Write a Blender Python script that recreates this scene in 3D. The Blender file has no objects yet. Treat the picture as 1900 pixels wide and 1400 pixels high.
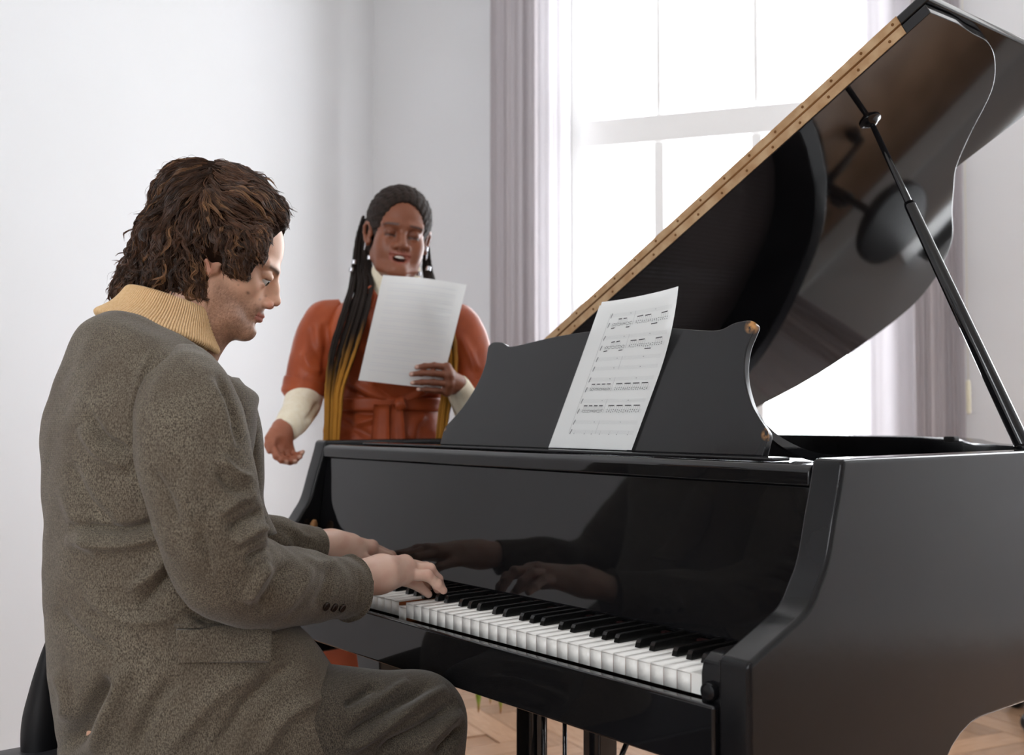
import bpy, bmesh, math, random
import numpy as np
from mathutils import Vector, Matrix

# ------------------------------------------------------------------ camera, world, light, exposure
scene = bpy.context.scene
COL = scene.collection
PI = math.pi
FPX, CU, CV = 1980.0, 950.0, 700.0              # focal length and centre in pixels of the 1900 x 1400 frame
YAW, PITCH = math.radians(50.7), math.atan(70 / 1980)
CAM = np.array([.904, -1.056, 1.065])           # origin: front edge of the highest white key, floor at z = 0
FW0 = np.array([-math.sin(YAW), math.cos(YAW), 0.0])
RT = np.array([math.cos(YAW), math.sin(YAW), 0.0])
FW = FW0 * math.cos(PITCH) + np.array([0, 0, math.sin(PITCH)])
UP = np.cross(RT, FW)
ZZ = np.array([0, 0, 1.0])

cam_d = bpy.data.cameras.new('camera')
cam_d.sensor_width = 36.0
cam_d.lens = 36.0 * FPX / 1900.0
cam_d.clip_start = .02
cam_d.dof.use_dof = True
cam_d.dof.focus_distance = 1.68
cam_d.dof.aperture_fstop = 4.5
cam = bpy.data.objects.new('camera', cam_d)
COL.objects.link(cam)
cam.matrix_world = Matrix((
    (RT[0], UP[0], -FW[0], CAM[0]), (RT[1], UP[1], -FW[1], CAM[1]),
    (RT[2], UP[2], -FW[2], CAM[2]), (0, 0, 0, 1)))
scene.camera = cam

world = bpy.data.worlds.new('overcast_sky')
scene.world = world
world.use_nodes = True
_bg = world.node_tree.nodes['Background']
_bg.inputs['Color'].default_value = (.94, .965, 1.0, 1)
_bg.inputs['Strength'].default_value = 12.0

vs = scene.view_settings
vs.view_transform = 'Standard'
vs.look = 'None'
vs.gamma = 1.0
vs.use_curve_mapping = False
vs.exposure = -0.27


def P(u, v, d):
    """point that the photograph shows at pixel (u, v), d metres into the scene"""
    return CAM + d * (FW + RT * ((u - CU) / FPX) + UP * ((CV - v) / FPX))


def proj(p):
    q = np.asarray(p, float) - CAM
    d = q @ FW
    return CU + FPX * (q @ RT) / d, CV - FPX * (q @ UP) / d, d


# ------------------------------------------------------------------ helpers: objects and meshes
def srgb(r, g, b):
    f = lambda c: (c / 12.92 if c <= .04045 else ((c + .055) / 1.055) ** 2.4)
    return (f(r / 255), f(g / 255), f(b / 255), 1.0)


def origin_of(o):
    v = np.zeros(3)
    while o is not None:
        v += np.array(o.location)
        o = o.parent
    return v


def thing(name, label, cat, loc=(0, 0, 0), group=None):
    o = bpy.data.objects.new(name, None)
    COL.objects.link(o)
    o.location = [float(c) for c in loc]
    o.empty_display_size = .05
    tag(o, label, cat, group)
    return o


def tag(o, label=None, cat=None, group=None, kind=None):
    if label: o['label'] = label
    if cat: o['category'] = cat
    if group: o['group'] = group
    if kind: o['kind'] = kind
    return o


def mesh_data(name, verts, faces, smooth=False):
    me = bpy.data.meshes.new(name)
    me.from_pydata([tuple(map(float, v)) for v in verts], [], [tuple(map(int, f)) for f in faces])
    if smooth:
        me.polygons.foreach_set('use_smooth', [True] * len(me.polygons))
    me.update()
    return me


def fast_mesh(name, V, Q, smooth=True):
    """numpy verts (n,3) and faces (m,k) straight into a mesh"""
    V = np.ascontiguousarray(V, dtype=np.float32); Q = np.ascontiguousarray(Q, dtype=np.int32)
    me = bpy.data.meshes.new(name)
    k = Q.shape[1]
    me.vertices.add(len(V)); me.vertices.foreach_set('co', V.ravel())
    me.loops.add(Q.size); me.loops.foreach_set('vertex_index', Q.ravel())
    me.polygons.add(len(Q))
    me.polygons.foreach_set('loop_start', np.arange(0, Q.size, k, dtype=np.int32))
    me.polygons.foreach_set('use_smooth', np.full(len(Q), smooth))
    me.update(calc_edges=True)
    me.validate()
    return me


def put(name, me, mats, parent=None, loc=None):
    o = bpy.data.objects.new(name, me)
    COL.objects.link(o)
    if mats is not None:
        for m in (mats if isinstance(mats, (list, tuple)) else [mats]):
            me.materials.append(m)
    if parent is not None: o.parent = parent
    if loc is not None: o.location = [float(c) for c in loc]
    return o


def obj(name, verts, faces, mats, parent=None, smooth=False, bevel=0, seg=2):
    """mesh given in world coordinates, parented to a thing or part that is only moved"""
    V = np.asarray(verts, float)
    if parent is not None: V = V - origin_of(parent)
    o = put(name, mesh_data(name, V, faces, smooth), mats, parent)
    if bevel: bev(o, bevel, seg)
    return o


def nobj(name, V, Q, mats, parent=None, smooth=True, colors=None):
    V = np.asarray(V, float)
    if parent is not None: V = V - origin_of(parent)
    me = fast_mesh(name, V, Q, smooth)
    if colors is not None:
        a = me.color_attributes.new('tint', 'FLOAT_COLOR', 'POINT')
        c = np.ones((len(V), 4), np.float32); c[:, :3] = colors
        a.data.foreach_set('color', c.ravel())
    return put(name, me, mats, parent)


def bev(o, w, seg=2, angle=30):
    m = o.modifiers.new('bevel', 'BEVEL')
    m.width = w; m.segments = seg; m.limit_method = 'ANGLE'; m.angle_limit = math.radians(angle)
    m.harden_normals = False
    for p in o.data.polygons: p.use_smooth = True
    try:
        w_ = o.modifiers.new('normals', 'WEIGHTED_NORMAL'); w_.keep_sharp = True
    except Exception:
        pass
    return o


BOXF = [(0, 3, 2, 1), (4, 5, 6, 7), (0, 1, 5, 4), (1, 2, 6, 5), (2, 3, 7, 6), (3, 0, 4, 7)]


def boxv(lo, hi):
    (a, b, c), (d, e, f) = lo, hi
    return [(a, b, c), (d, b, c), (d, e, c), (a, e, c), (a, b, f), (d, b, f), (d, e, f), (a, e, f)]


def box(name, lo, hi, mat, parent=None, bevel=.0, seg=2):
    return obj(name, boxv(lo, hi), BOXF, mat, parent, bevel=bevel, seg=seg)


def frame_box(name, o, ax, ay, az, lo, hi, mat, parent=None, bevel=0):
    """box in a frame with origin o and unit axes"""
    V = [np.asarray(o) + np.asarray(ax) * p[0] + np.asarray(ay) * p[1] + np.asarray(az) * p[2] for p in boxv(lo, hi)]
    fc = BOXF if np.cross(ax, ay) @ np.asarray(az) > 0 else [f[::-1] for f in BOXF]
    return obj(name, V, fc, mat, parent, bevel=bevel)


def prism(name, poly, fn, t0, t1, mat, parent=None, bevel=0, seg=2):
    """polygon (list of 2-D points) extruded between t0 and t1; fn(a, b, t) gives the 3-D point"""
    n = len(poly)
    V = [fn(a, b, t0) for a, b in poly] + [fn(a, b, t1) for a, b in poly]
    Fc = [tuple(range(n - 1, -1, -1)), tuple(range(n, 2 * n))]
    Fc += [(i, (i + 1) % n, n + (i + 1) % n, n + i) for i in range(n)]
    o = obj(name, V, Fc, mat, parent)
    bm = bmesh.new(); bm.from_mesh(o.data)
    bmesh.ops.recalc_face_normals(bm, faces=bm.faces)
    bm.to_mesh(o.data); bm.free()
    if bevel: bev(o, bevel, seg)
    return o


def catmull(pts, n):
    """smooth curve through points, n samples for each span"""
    p = np.asarray(pts, float)
    p = np.vstack([2 * p[0] - p[1], p, 2 * p[-1] - p[-2]])
    out = []
    for i in range(1, len(p) - 2):
        for t in np.linspace(0, 1, n, endpoint=False):
            a, b, c, d = p[i - 1], p[i], p[i + 1], p[i + 2]
            out.append(.5 * (2 * b + (c - a) * t + (2 * a - 5 * b + 4 * c - d) * t * t + (-a + 3 * b - 3 * c + d) * t ** 3))
    out.append(p[-2])
    return np.array(out)


def unit(v):
    v = np.asarray(v, float)
    return v / (np.linalg.norm(v) + 1e-12)


def tube(pts, rad, sides=10, cap=True, squash=1.0):
    """verts, faces of a tube along pts with parallel-transported rings"""
    pts = np.asarray(pts, float); n = len(pts)
    rad = np.broadcast_to(np.asarray(rad, float), (n,))
    T = np.gradient(pts, axis=0); T /= (np.linalg.norm(T, axis=1, keepdims=True) + 1e-12)
    a = np.array([0, 0, 1.0]) if abs(T[0][2]) < .9 else np.array([1.0, 0, 0])
    N = unit(np.cross(T[0], a)); V = []
    for i in range(n):
        N = unit(N - T[i] * (N @ T[i])); B = np.cross(T[i], N)
        for k in range(sides):
            t = 2 * PI * k / sides
            V.append(pts[i] + rad[i] * (N * math.cos(t) + B * math.sin(t) * squash))
    Fc = []
    for i in range(n - 1):
        for k in range(sides):
            k2 = (k + 1) % sides
            Fc.append((i * sides + k, i * sides + k2, (i + 1) * sides + k2, (i + 1) * sides + k))
    if cap:
        Fc.append(tuple(range(sides - 1, -1, -1)))
        Fc.append(tuple(range((n - 1) * sides, n * sides)))
    return V, Fc


def lathe(name, prof, centre, mat, parent=None, sides=24, axis=None):
    """profile of (radius, height) turned about an axis through centre"""
    az = unit(axis) if axis is not None else ZZ
    a = np.array([1.0, 0, 0]) if abs(az[0]) < .9 else np.array([0, 1.0, 0])
    ax = unit(np.cross(a, az)); ay = np.cross(az, ax)
    V, Fc = [], []
    for r, h in prof:
        for k in range(sides):
            t = 2 * PI * k / sides
            V.append(np.asarray(centre) + az * h + r * (ax * math.cos(t) + ay * math.sin(t)))
    for i in range(len(prof) - 1):
        for k in range(sides):
            k2 = (k + 1) % sides
            Fc.append((i * sides + k, i * sides + k2, (i + 1) * sides + k2, (i + 1) * sides + k))
    Fc.append(tuple(range(sides - 1, -1, -1))); Fc.append(tuple(range((len(prof) - 1) * sides, len(prof) * sides)))
    o = obj(name, V, Fc, mat, parent, smooth=True)
    return bev(o, .0005, 1, 50)


# ------------------------------------------------------------------ materials
def new_mat(name):
    m = bpy.data.materials.new(name)
    m.use_nodes = True
    nt = m.node_tree
    return m, nt, nt.nodes['Principled BSDF']


def node(nt, kind, **kw):
    n = nt.nodes.new(kind)
    for k, v in kw.items(): setattr(n, k, v)
    return n


def simple(name, col, rough=.5, spec=.5, metal=0.0, noise=None, bump=None, coat=0.0, sheen=0.0, trans=0.0):
    """principled material; noise = (scale, colour 2, detail) mixes two colours, bump = (scale, strength)"""
    m, nt, b = new_mat(name)
    b.inputs['Base Color'].default_value = col
    b.inputs['Roughness'].default_value = rough
    b.inputs['Specular IOR Level'].default_value = spec
    b.inputs['Metallic'].default_value = metal
    b.inputs['Coat Weight'].default_value = coat
    b.inputs['Coat Roughness'].default_value = .04
    b.inputs['Sheen Weight'].default_value = sheen
    tc = node(nt, 'ShaderNodeTexCoord')
    if noise:
        nz = node(nt, 'ShaderNodeTexNoise'); nz.inputs['Scale'].default_value = noise[0]; nz.inputs['Detail'].default_value = noise[2]
        nt.links.new(tc.outputs['Object'], nz.inputs['Vector'])
        mx = node(nt, 'ShaderNodeMix', data_type='RGBA')
        mx.inputs[6].default_value = col; mx.inputs[7].default_value = noise[1]
        rp = node(nt, 'ShaderNodeValToRGB'); rp.color_ramp.elements[0].position = .35; rp.color_ramp.elements[1].position = .65
        nt.links.new(nz.outputs['Fac'], rp.inputs['Fac'])
        nt.links.new(rp.outputs['Color'], mx.inputs[0])
        nt.links.new(mx.outputs[2], b.inputs['Base Color'])
    if bump:
        n2 = node(nt, 'ShaderNodeTexNoise'); n2.inputs['Scale'].default_value = bump[0]; n2.inputs['Detail'].default_value = 4
        nt.links.new(tc.outputs['Object'], n2.inputs['Vector'])
        bp = node(nt, 'ShaderNodeBump'); bp.inputs['Strength'].default_value = bump[1]; bp.inputs['Distance'].default_value = .002
        nt.links.new(n2.outputs['Fac'], bp.inputs['Height']); nt.links.new(bp.outputs['Normal'], b.inputs['Normal'])
    return m


def tinted(name, rough=.5, spec=.4, sss=0.0, bump=None, sheen=0.0, sss_col=(1, .35, .2)):
    """principled material that takes its colour from the vertex attribute 'tint'"""
    m, nt, b = new_mat(name)
    at = node(nt, 'ShaderNodeAttribute', attribute_name='tint')
    nt.links.new(at.outputs['Color'], b.inputs['Base Color'])
    b.inputs['Roughness'].default_value = rough
    b.inputs['Specular IOR Level'].default_value = spec
    b.inputs['Sheen Weight'].default_value = sheen
    if sss:
        b.inputs['Subsurface Weight'].default_value = sss
        b.inputs['Subsurface Radius'].default_value = sss_col
        b.inputs['Subsurface Scale'].default_value = .006
    if bump:
        tc = node(nt, 'ShaderNodeTexCoord')
        n2 = node(nt, 'ShaderNodeTexNoise'); n2.inputs['Scale'].default_value = bump[0]; n2.inputs['Detail'].default_value = 5
        nt.links.new(tc.outputs['Object'], n2.inputs['Vector'])
        bp = node(nt, 'ShaderNodeBump'); bp.inputs['Strength'].default_value = bump[1]; bp.inputs['Distance'].default_value = .001
        nt.links.new(n2.outputs['Fac'], bp.inputs['Height']); nt.links.new(bp.outputs['Normal'], b.inputs['Normal'])
    return m


M = {}
M['wall'] = simple('painted_wall', srgb(228, 229, 231), .6, .3, noise=(1.3, srgb(225, 226, 227), 2), bump=(180, .08))
M['ceiling'] = simple('white_ceiling', srgb(235, 235, 233), .7, .2)
M['trim'] = simple('white_gloss_paint', srgb(236, 236, 235), .35, .5)
M['lacquer'] = simple('black_lacquer', (.0055, .0055, .0065, 1), .045, .55, noise=(3, (.008, .008, .009, 1), 3))
M['lacquer_worn'] = simple('worn_black_lacquer', (.0065, .0065, .0075, 1), .16, .30, noise=(5, (.009, .009, .010, 1), 4), bump=(60, .03))
M['black_key'] = simple('ebony_key', (.006, .006, .006, 1), .22, .5)
M['ivory'] = simple('ivory_key', srgb(247, 246, 241), .28, .5)
M['keywood'] = simple('bare_key_wood', srgb(168, 96, 52), .6, .3, noise=(40, srgb(140, 74, 38), 3))
M['brass'] = simple('aged_brass', srgb(200, 168, 130), .42, .5, .55, noise=(30, srgb(176, 138, 98), 4))
M['brassdark'] = simple('tarnished_brass', srgb(120, 80, 42), .5, .4, .7)
M['gold'] = simple('dull_bronze_plate', srgb(128, 112, 108), .5, .4, .2)
M['steel'] = simple('steel_strings', srgb(170, 170, 172), .3, .5, 1.0)
M['felt'] = simple('dark_felt', srgb(32, 14, 14), .95, .1, bump=(300, .3))
M['soundboard'] = simple('spruce_board', srgb(60, 44, 34), .4, .4, noise=(14, srgb(48, 34, 26), 3))
M['rubber'] = simple('black_rubber', (.008, .008, .008, 1), .6, .3)

# ------------------------------------------------------------------ the room
EW = .9455 * RT - .3256 * FW0                   # along the window wall, left to right
EL = -.3256 * RT - .9455 * FW0                  # from the window wall into the room
KC = CAM + 5.11 * FW0 - .67 * RT; KC[2] = 0     # corner of window wall and left wall, on the floor
ROOM_A, ROOM_B, ROOM_H = 5.6, 7.4, 3.5


def RP(a, b, z):
    return KC + EW * a + EL * b + ZZ * z


def a_at(u, b):
    """distance along the window wall of what shows at pixel column u, b metres in front of that wall"""
    k = (u - CU) / FPX
    o = KC + EL * b - CAM
    lo, do, le, de = o @ RT, o @ FW0, EW @ RT, EW @ FW0
    return (k * do - lo) / (le - k * de)


def wall(name, o, ax, nrm, length, openings, mat, th=.28, z1=ROOM_H):
    """wall slab with rectangular openings and their reveals; the room side passes through o"""
    A = sorted({0.0, length, *[v for w in openings for v in w[:2]]})
    Z = sorted({0.0, z1, *[v for w in openings for v in w[2:]]})
    V, Fc, idx = [], [], {}
    def vid(a, z, s):
        k = (round(a, 4), round(z, 4), s)
        if k not in idx:
            idx[k] = len(V); V.append(o + ax * a + ZZ * z - nrm * (th * s))
        return idx[k]
    solid = lambda i, j: 0 <= i < len(A) - 1 and 0 <= j < len(Z) - 1 and not any(
        w[0] - 1e-6 <= A[i] and A[i + 1] <= w[1] + 1e-6 and w[2] - 1e-6 <= Z[j] and Z[j + 1] <= w[3] + 1e-6 for w in openings)
    for i in range(len(A) - 1):
        for j in range(len(Z) - 1):
            if not solid(i, j): continue
            q = [(A[i], Z[j]), (A[i + 1], Z[j]), (A[i + 1], Z[j + 1]), (A[i], Z[j + 1])]
            Fc.append([vid(a, z, 0) for a, z in q]); Fc.append([vid(a, z, 1) for a, z in q][::-1])
            for (di, dj), (p, r) in {(0, -1): (0, 1), (1, 0): (1, 2), (0, 1): (2, 3), (-1, 0): (3, 0)}.items():
                if not solid(i + di, j + dj):
                    Fc.append([vid(*q[p], 0), vid(*q[p], 1), vid(*q[r], 1), vid(*q[r], 0)])
    ob = obj(name, V, Fc, mat)
    bm = bmesh.new(); bm.from_mesh(ob.data); bmesh.ops.recalc_face_normals(bm, faces=bm.faces); bm.to_mesh(ob.data); bm.free()
    tag(ob, kind='structure')
    return ob


def glass_mat():
    m = bpy.data.materials.new('window_glass'); m.use_nodes = True
    nt = m.node_tree; nt.nodes.clear()
    out = node(nt, 'ShaderNodeOutputMaterial')
    t = node(nt, 'ShaderNodeBsdfTransparent'); g = node(nt, 'ShaderNodeBsdfGlossy')
    g.inputs['Roughness'].default_value = .02
    mx = node(nt, 'ShaderNodeMixShader'); mx.inputs[0].default_value = .05
    nt.links.new(t.outputs[0], mx.inputs[1]); nt.links.new(g.outputs[0], mx.inputs[2]); nt.links.new(mx.outputs[0], out.inputs['Surface'])
    return m


def cloth_mat(name, col, clear, transl):
    """thin curtain cloth: partly see-through weave, diffuse front, light scattered through"""
    m = bpy.data.materials.new(name); m.use_nodes = True
    nt = m.node_tree; nt.nodes.clear()
    out = node(nt, 'ShaderNodeOutputMaterial')
    d = node(nt, 'ShaderNodeBsdfDiffuse'); d.inputs['Color'].default_value = col
    t = node(nt, 'ShaderNodeBsdfTranslucent'); t.inputs['Color'].default_value = col
    c = node(nt, 'ShaderNodeBsdfTransparent')
    m1 = node(nt, 'ShaderNodeMixShader'); m1.inputs[0].default_value = transl
    m2 = node(nt, 'ShaderNodeMixShader'); m2.inputs[0].default_value = clear
    nt.links.new(d.outputs[0], m1.inputs[1]); nt.links.new(t.outputs[0], m1.inputs[2])
    nt.links.new(m1.outputs[0], m2.inputs[1]); nt.links.new(c.outputs[0], m2.inputs[2]); nt.links.new(m2.outputs[0], out.inputs['Surface'])
    return m


M['trim'].node_tree.nodes['Principled BSDF'].inputs['Base Color'].default_value = srgb(246, 246, 245)
M['glass'] = glass_mat()
M['sheer'] = cloth_mat('sheer_white_voile', srgb(238, 234, 238), .25, .45)
M['drape'] = cloth_mat('mauve_grey_drape', srgb(202, 196, 199), .02, .15)

W1 = (a_at(1046, 0), a_at(1606, 0), .62, 3.25)
W2 = (W1[1] + .85, W1[1] + 2.75, .40, 3.30)  # unseen window, added and widened for rim light from the right
wall('wall_window_side', RP(0, 0, 0), EW, EL, ROOM_A, [W1, W2], M['wall'])
wall('wall_left', RP(0, 0, 0), EL, EW, ROOM_B, [], M['wall'])
WR = []
wall('wall_right', RP(ROOM_A, 0, 0), EL, -EW, ROOM_B, WR, M['wall'])
WB = [(.6, 2.0, .7, 3.1)]
wall('wall_behind', RP(0, ROOM_B, 0), EW, -EL, ROOM_A, WB, M['wall'])
c4 = [RP(-.3, -.3, ROOM_H), RP(ROOM_A + .3, -.3, ROOM_H), RP(ROOM_A + .3, ROOM_B + .3, ROOM_H), RP(-.3, ROOM_B + .3, ROOM_H)]
tag(obj('ceiling', c4 + [p + ZZ * .15 for p in c4], BOXF, M['ceiling']), kind='structure')
M['floor_sub'] = simple('oak_floor', srgb(166, 130, 102), .3, .5, noise=(6, srgb(142, 106, 78), 4))
c4 = [RP(-.3, -.3, -.12), RP(ROOM_A + .3, -.3, -.12), RP(ROOM_A + .3, ROOM_B + .3, -.12), RP(-.3, ROOM_B + .3, -.12)]
floor = tag(obj('floor', c4 + [p + ZZ * .117 for p in c4], BOXF, M['floor_sub']), kind='structure')


def window(name, o, ax, nrm, w, cols, bars, portal=True):
    """white window with mullions, a transom and a pane for each light"""
    a0, a1, z0, z1 = w
    root = bpy.data.objects.new(name, None); COL.objects.link(root); root.location = [float(c) for c in (o + ax * ((a0 + a1) / 2) + ZZ * z0)]
    tag(root, kind='structure')
    fb = lambda n, lo, hi, m, bv=.004: frame_box(n, o, ax, -nrm, ZZ, lo, hi, m, root, bv)
    d0, d1 = .12, .19
    fr = .055
    fb('window_frame', (a0, d0, z0), (a0 + fr, d1, z1), M['trim']); fb('window_frame', (a1 - fr, d0, z0), (a1, d1, z1), M['trim'])
    fb('window_frame', (a0 + fr, d0, z0), (a1 - fr, d1, z0 + fr), M['trim']); fb('window_frame', (a0 + fr, d0, z1 - fr), (a1 - fr, d1, z1), M['trim'])
    cs = [a0 + fr] + cols + [a1 - fr]
    zs = [z0 + fr] + [b for b, _ in bars] + [z1 - fr]
    for b, h in bars: fb('transom', (a0 + fr, d0 - .01, b - h), (a1 - fr, d1, b + h), M['trim'])
    for j in range(len(zs) - 1):
        lo_z = zs[j] + (bars[j - 1][1] if j else 0); hi_z = zs[j + 1] - (bars[j][1] if j < len(bars) else 0)
        for c in cols:
            hw = .024 if j == 0 else .012
            fb('mullion', (c - hw, d0 + .01, lo_z), (c + hw, d1 - .01, hi_z), M['trim'])
        for i in range(len(cs) - 1):
            fb('pane', (cs[i], .152, lo_z), (cs[i + 1], .157, hi_z), M['glass'], 0)
    fb('window_sill', (a0 - .06, -.09, z0 - .035), (a1 + .06, d0, z0), M['trim'])
    if portal:
        L = bpy.data.lights.new('sky_portal', 'AREA'); L.shape = 'RECTANGLE'; L.size = a1 - a0; L.size_y = z1 - z0
        L.cycles.is_portal = True
        lo = bpy.data.objects.new('sky_portal', L); COL.objects.link(lo)
        c = o + ax * ((a0 + a1) / 2) + ZZ * ((z0 + z1) / 2) - nrm * .3
        zz_ = -nrm; yy = ZZ; xx = np.cross(yy, zz_)
        lo.matrix_world = Matrix(((xx[0], yy[0], zz_[0], c[0]), (xx[1], yy[1], zz_[1], c[1]), (xx[2], yy[2], zz_[2], c[2]), (0, 0, 0, 1)))
        tag(lo, kind='helper')
    return root


ZT = 2.36
window('window_1', RP(0, 0, 0), EW, EL, W1, [a_at(1226, -.15), a_at(1408, -.15)], [(ZT, .062)])
wid = W2[1] - W2[0]
window('window_2', RP(0, 0, 0), EW, EL, W2, [W2[0] + wid / 3, W2[0] + 2 * wid / 3], [(ZT, .062)])
for k, w in enumerate(WR):
    window('window_%d' % (3 + k), RP(ROOM_A, 0, 0), EL, -EW, w, [w[0] + .60, w[0] + 1.20], [(ZT, .062)])
for k, w in enumerate(WB):
    window('window_%d' % (4 + k), RP(0, ROOM_B, 0), EW, -EL, w, [w[0] + .47, w[0] + .93], [(ZT, .062)])
for nm, o, ax, nr, ln in (('baseboard_left', RP(0, 0, 0), EL, EW, ROOM_B), ('baseboard_window_side', RP(0, 0, 0), EW, EL, ROOM_A),
                          ('baseboard_right', RP(ROOM_A, 0, 0), EL, -EW, ROOM_B), ('baseboard_behind', RP(0, ROOM_B, 0), EW, -EL, ROOM_A)):
    tag(frame_box(nm, o, ax, nr, ZZ, (0.02, 0, 0), (ln - .02, .02, .11), M['trim'], None, .004), kind='structure')


# parquet: short oak staves in a herringbone, each one a piece, where the photograph looks under the piano
def stave_mat():
    m, nt, b = new_mat('oak_stave')
    tc = node(nt, 'ShaderNodeTexCoord'); oi = node(nt, 'ShaderNodeObjectInfo')
    mp = node(nt, 'ShaderNodeMapping'); mp.inputs['Scale'].default_value = (3, 40, 20)
    nz = node(nt, 'ShaderNodeTexNoise'); nz.inputs['Scale'].default_value = 4; nz.inputs['Detail'].default_value = 4
    ad = node(nt, 'ShaderNodeVectorMath', operation='ADD')
    nt.links.new(tc.outputs['Object'], mp.inputs['Vector']); nt.links.new(mp.outputs[0], ad.inputs[0]); nt.links.new(oi.outputs['Random'], ad.inputs[1])
    nt.links.new(ad.outputs[0], nz.inputs['Vector'])
    rp = node(nt, 'ShaderNodeValToRGB')
    rp.color_ramp.elements[0].color = srgb(136, 102, 76); rp.color_ramp.elements[1].color = srgb(186, 150, 120)
    nt.links.new(nz.outputs['Fac'], rp.inputs['Fac'])
    hs = node(nt, 'ShaderNodeHueSaturation')
    mm = node(nt, 'ShaderNodeMapRange'); mm.inputs[3].default_value = .72; mm.inputs[4].default_value = 1.15
    nt.links.new(oi.outputs['Random'], mm.inputs[0]); nt.links.new(mm.outputs[0], hs.inputs['Value']); nt.links.new(rp.outputs[0], hs.inputs['Color'])
    nt.links.new(hs.outputs[0], b.inputs['Base Color'])
    b.inputs['Roughness'].default_value = .22
    return m


M['stave'] = stave_mat()
SL, SW = .42, .105                              # stave length and width (4 : 1)
g = .0012
stave_me = mesh_data('floor_stave', boxv((g, g, -.004), (SL - g, SW - g, 0)), BOXF)
stave_me.materials.append(M['stave'])
HA = unit(EW + EL); HB = unit(EW - EL)
cand = []
for i in range(-40, 40):
    for j in range(-14, 15):
        # herringbone: steps along the diagonal, pairs of perpendicular staves
        o1 = HA * (i * SW) + HB * (i * SW) + (HA - HB) * (j * SL)
        cand.append((o1, HA, HB)); cand.append((o1 + HA * SW + HB * SW, HB, -HA))
base = CAM + 3.5 * FW0 + .9 * RT; base[2] = 0
pick = []
for o1, ax, ay in cand:
    ctr = base + o1 + ax * SL / 2 + ay * SW / 2
    q = ctr - CAM; d = q @ FW0; l = q @ RT
    if d < 1.2: continue
    u, v, _ = proj(ctr)
    a_, b_ = (ctr - KC) @ EW, (ctr - KC) @ EL
    if not (.15 < a_ < ROOM_A - .2 and .15 < b_ < ROOM_B - .2): continue
    if (830 < u < 1260 and 1220 < v < 1620) or (1640 < u < 1990 and 1230 < v < 1480):
        pick.append((abs(v - 1360), ctr, base + o1, ax, ay))
pick.sort(key=lambda t: t[0])
for _, ctr, o1, ax, ay in pick[:298]:
    s = bpy.data.objects.new('floor_stave', stave_me); COL.objects.link(s); s.parent = floor
    s.matrix_world = Matrix(((ax[0], ay[0], 0, o1[0]), (ax[1], ay[1], 0, o1[1]), (0, 0, 1, .001), (0, 0, 0, 1)))


# curtains: pleated cloth hung from a rail
def curtain(name, label, cat, a0, a1, b, z0, z1, pleat, amp, mat, seed, group=None):
    rnd = random.Random(seed)
    n = max(24, int((a1 - a0) / pleat * 14)); rows = 14
    ph = [rnd.uniform(0, 6) for _ in range(4)]
    V, Q = [], []
    for j in range(rows + 1):
        t = j / rows; z = z1 + (z0 - z1) * t
        for i in range(n + 1):
            s = i / n
            x = a0 + (a1 - a0) * s
            w = 2 * PI * (a1 - a0) * s / pleat + .6 * math.sin(3 * s * PI + ph[0]) + .25 * t * math.sin(9 * s + ph[1])
            off = amp * (.55 + .45 * math.sin(5 * s + ph[2])) * math.sin(w) + .25 * amp * math.sin(2.3 * w + ph[3])
            V.append(RP(x + .25 * amp * math.cos(w), b + off, z))
    for j in range(rows):
        for i in range(n):
            Q.append((j * (n + 1) + i, j * (n + 1) + i + 1, (j + 1) * (n + 1) + i + 1, (j + 1) * (n + 1) + i))
    o = nobj(name, V, Q, mat)
    tag(o, label, cat, group)
    return o


curtain('drape', 'mauve grey pleated drape hanging left of the tall window', 'curtain', a_at(911, .14), a_at(1002, .14), .14, .02, 3.3, .050, .034, M['drape'], 3, 'mauve drapes')
curtain('sheer_curtain', 'white sheer curtain gathered at the left edge of the tall window', 'curtain', a_at(996, .09), a_at(1056, .09), .085, .02, 3.3, .075, .016, M['sheer'], 4, 'white sheers')
curtain('sheer_curtain', 'white sheer curtain gathered at the right edge of the tall window behind the piano lid', 'curtain', a_at(1572, .09), a_at(1715, .09), .085, .02, 3.3, .11, .018, M['sheer'], 5, 'white sheers')
curtain('drape', 'mauve grey pleated drape hanging right of the tall window', 'curtain', a_at(1693, .14), a_at(1788, .14), .14, .02, 3.3, .046, .034, M['drape'], 6, 'mauve drapes')
V, Fc = tube([RP(a_at(890, .11), .11, 3.32), RP(a_at(1810, .11), .11, 3.32)], .014, 12)
tag(obj('curtain_rail', V, Fc, M['trim'], None, True), 'white curtain rail above the tall window', 'curtain rail')
wa = a_at(1797, .16)
hv = thing('curtain_wand', 'cream curtain draw wand hanging at the edge of the right drape', 'curtain wand', RP(wa, .16, 1.06))
M['cream'] = simple('cream_plastic', srgb(226, 220, 196), .4, .4)
lathe('grip', [(.004, 0), (.0085, .006), (.0085, .12), (.005, .13)], RP(wa, .16, 1.07), M['cream'], hv, 12)
V, Fc = tube([RP(wa, .16, 1.19), RP(wa, .15, 2.2), RP(wa, .125, 3.30)], .0012, 6); obj('cord', V, Fc, M['cream'], hv, True)

# ------------------------------------------------------------------ the grand piano
LQ, LW = M['lacquer'], M['lacquer_worn']
piano = thing('grand_piano', 'black lacquered grand piano with its lid propped open, played by the man', 'piano', (-.62, .85, 0))
XR, XL = .09, -1.33                              # outer faces of the case
XRI, XLI = .04, -1.28

LID_OUT = [(0, 1.50), (.02, 1.585), (.06, 1.635), (.136, 1.673), (.318, 1.733), (.525, 1.743), (.726, 1.711), (.873, 1.625),
           (.938, 1.563), (1.017, 1.471), (1.10, 1.335), (1.162, 1.242), (1.22, 1.159), (1.306, 1.074), (1.412, .981),
           (1.469, .896), (1.496, .824), (1.50, .76)]
curve = catmull(LID_OUT, 5)
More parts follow.
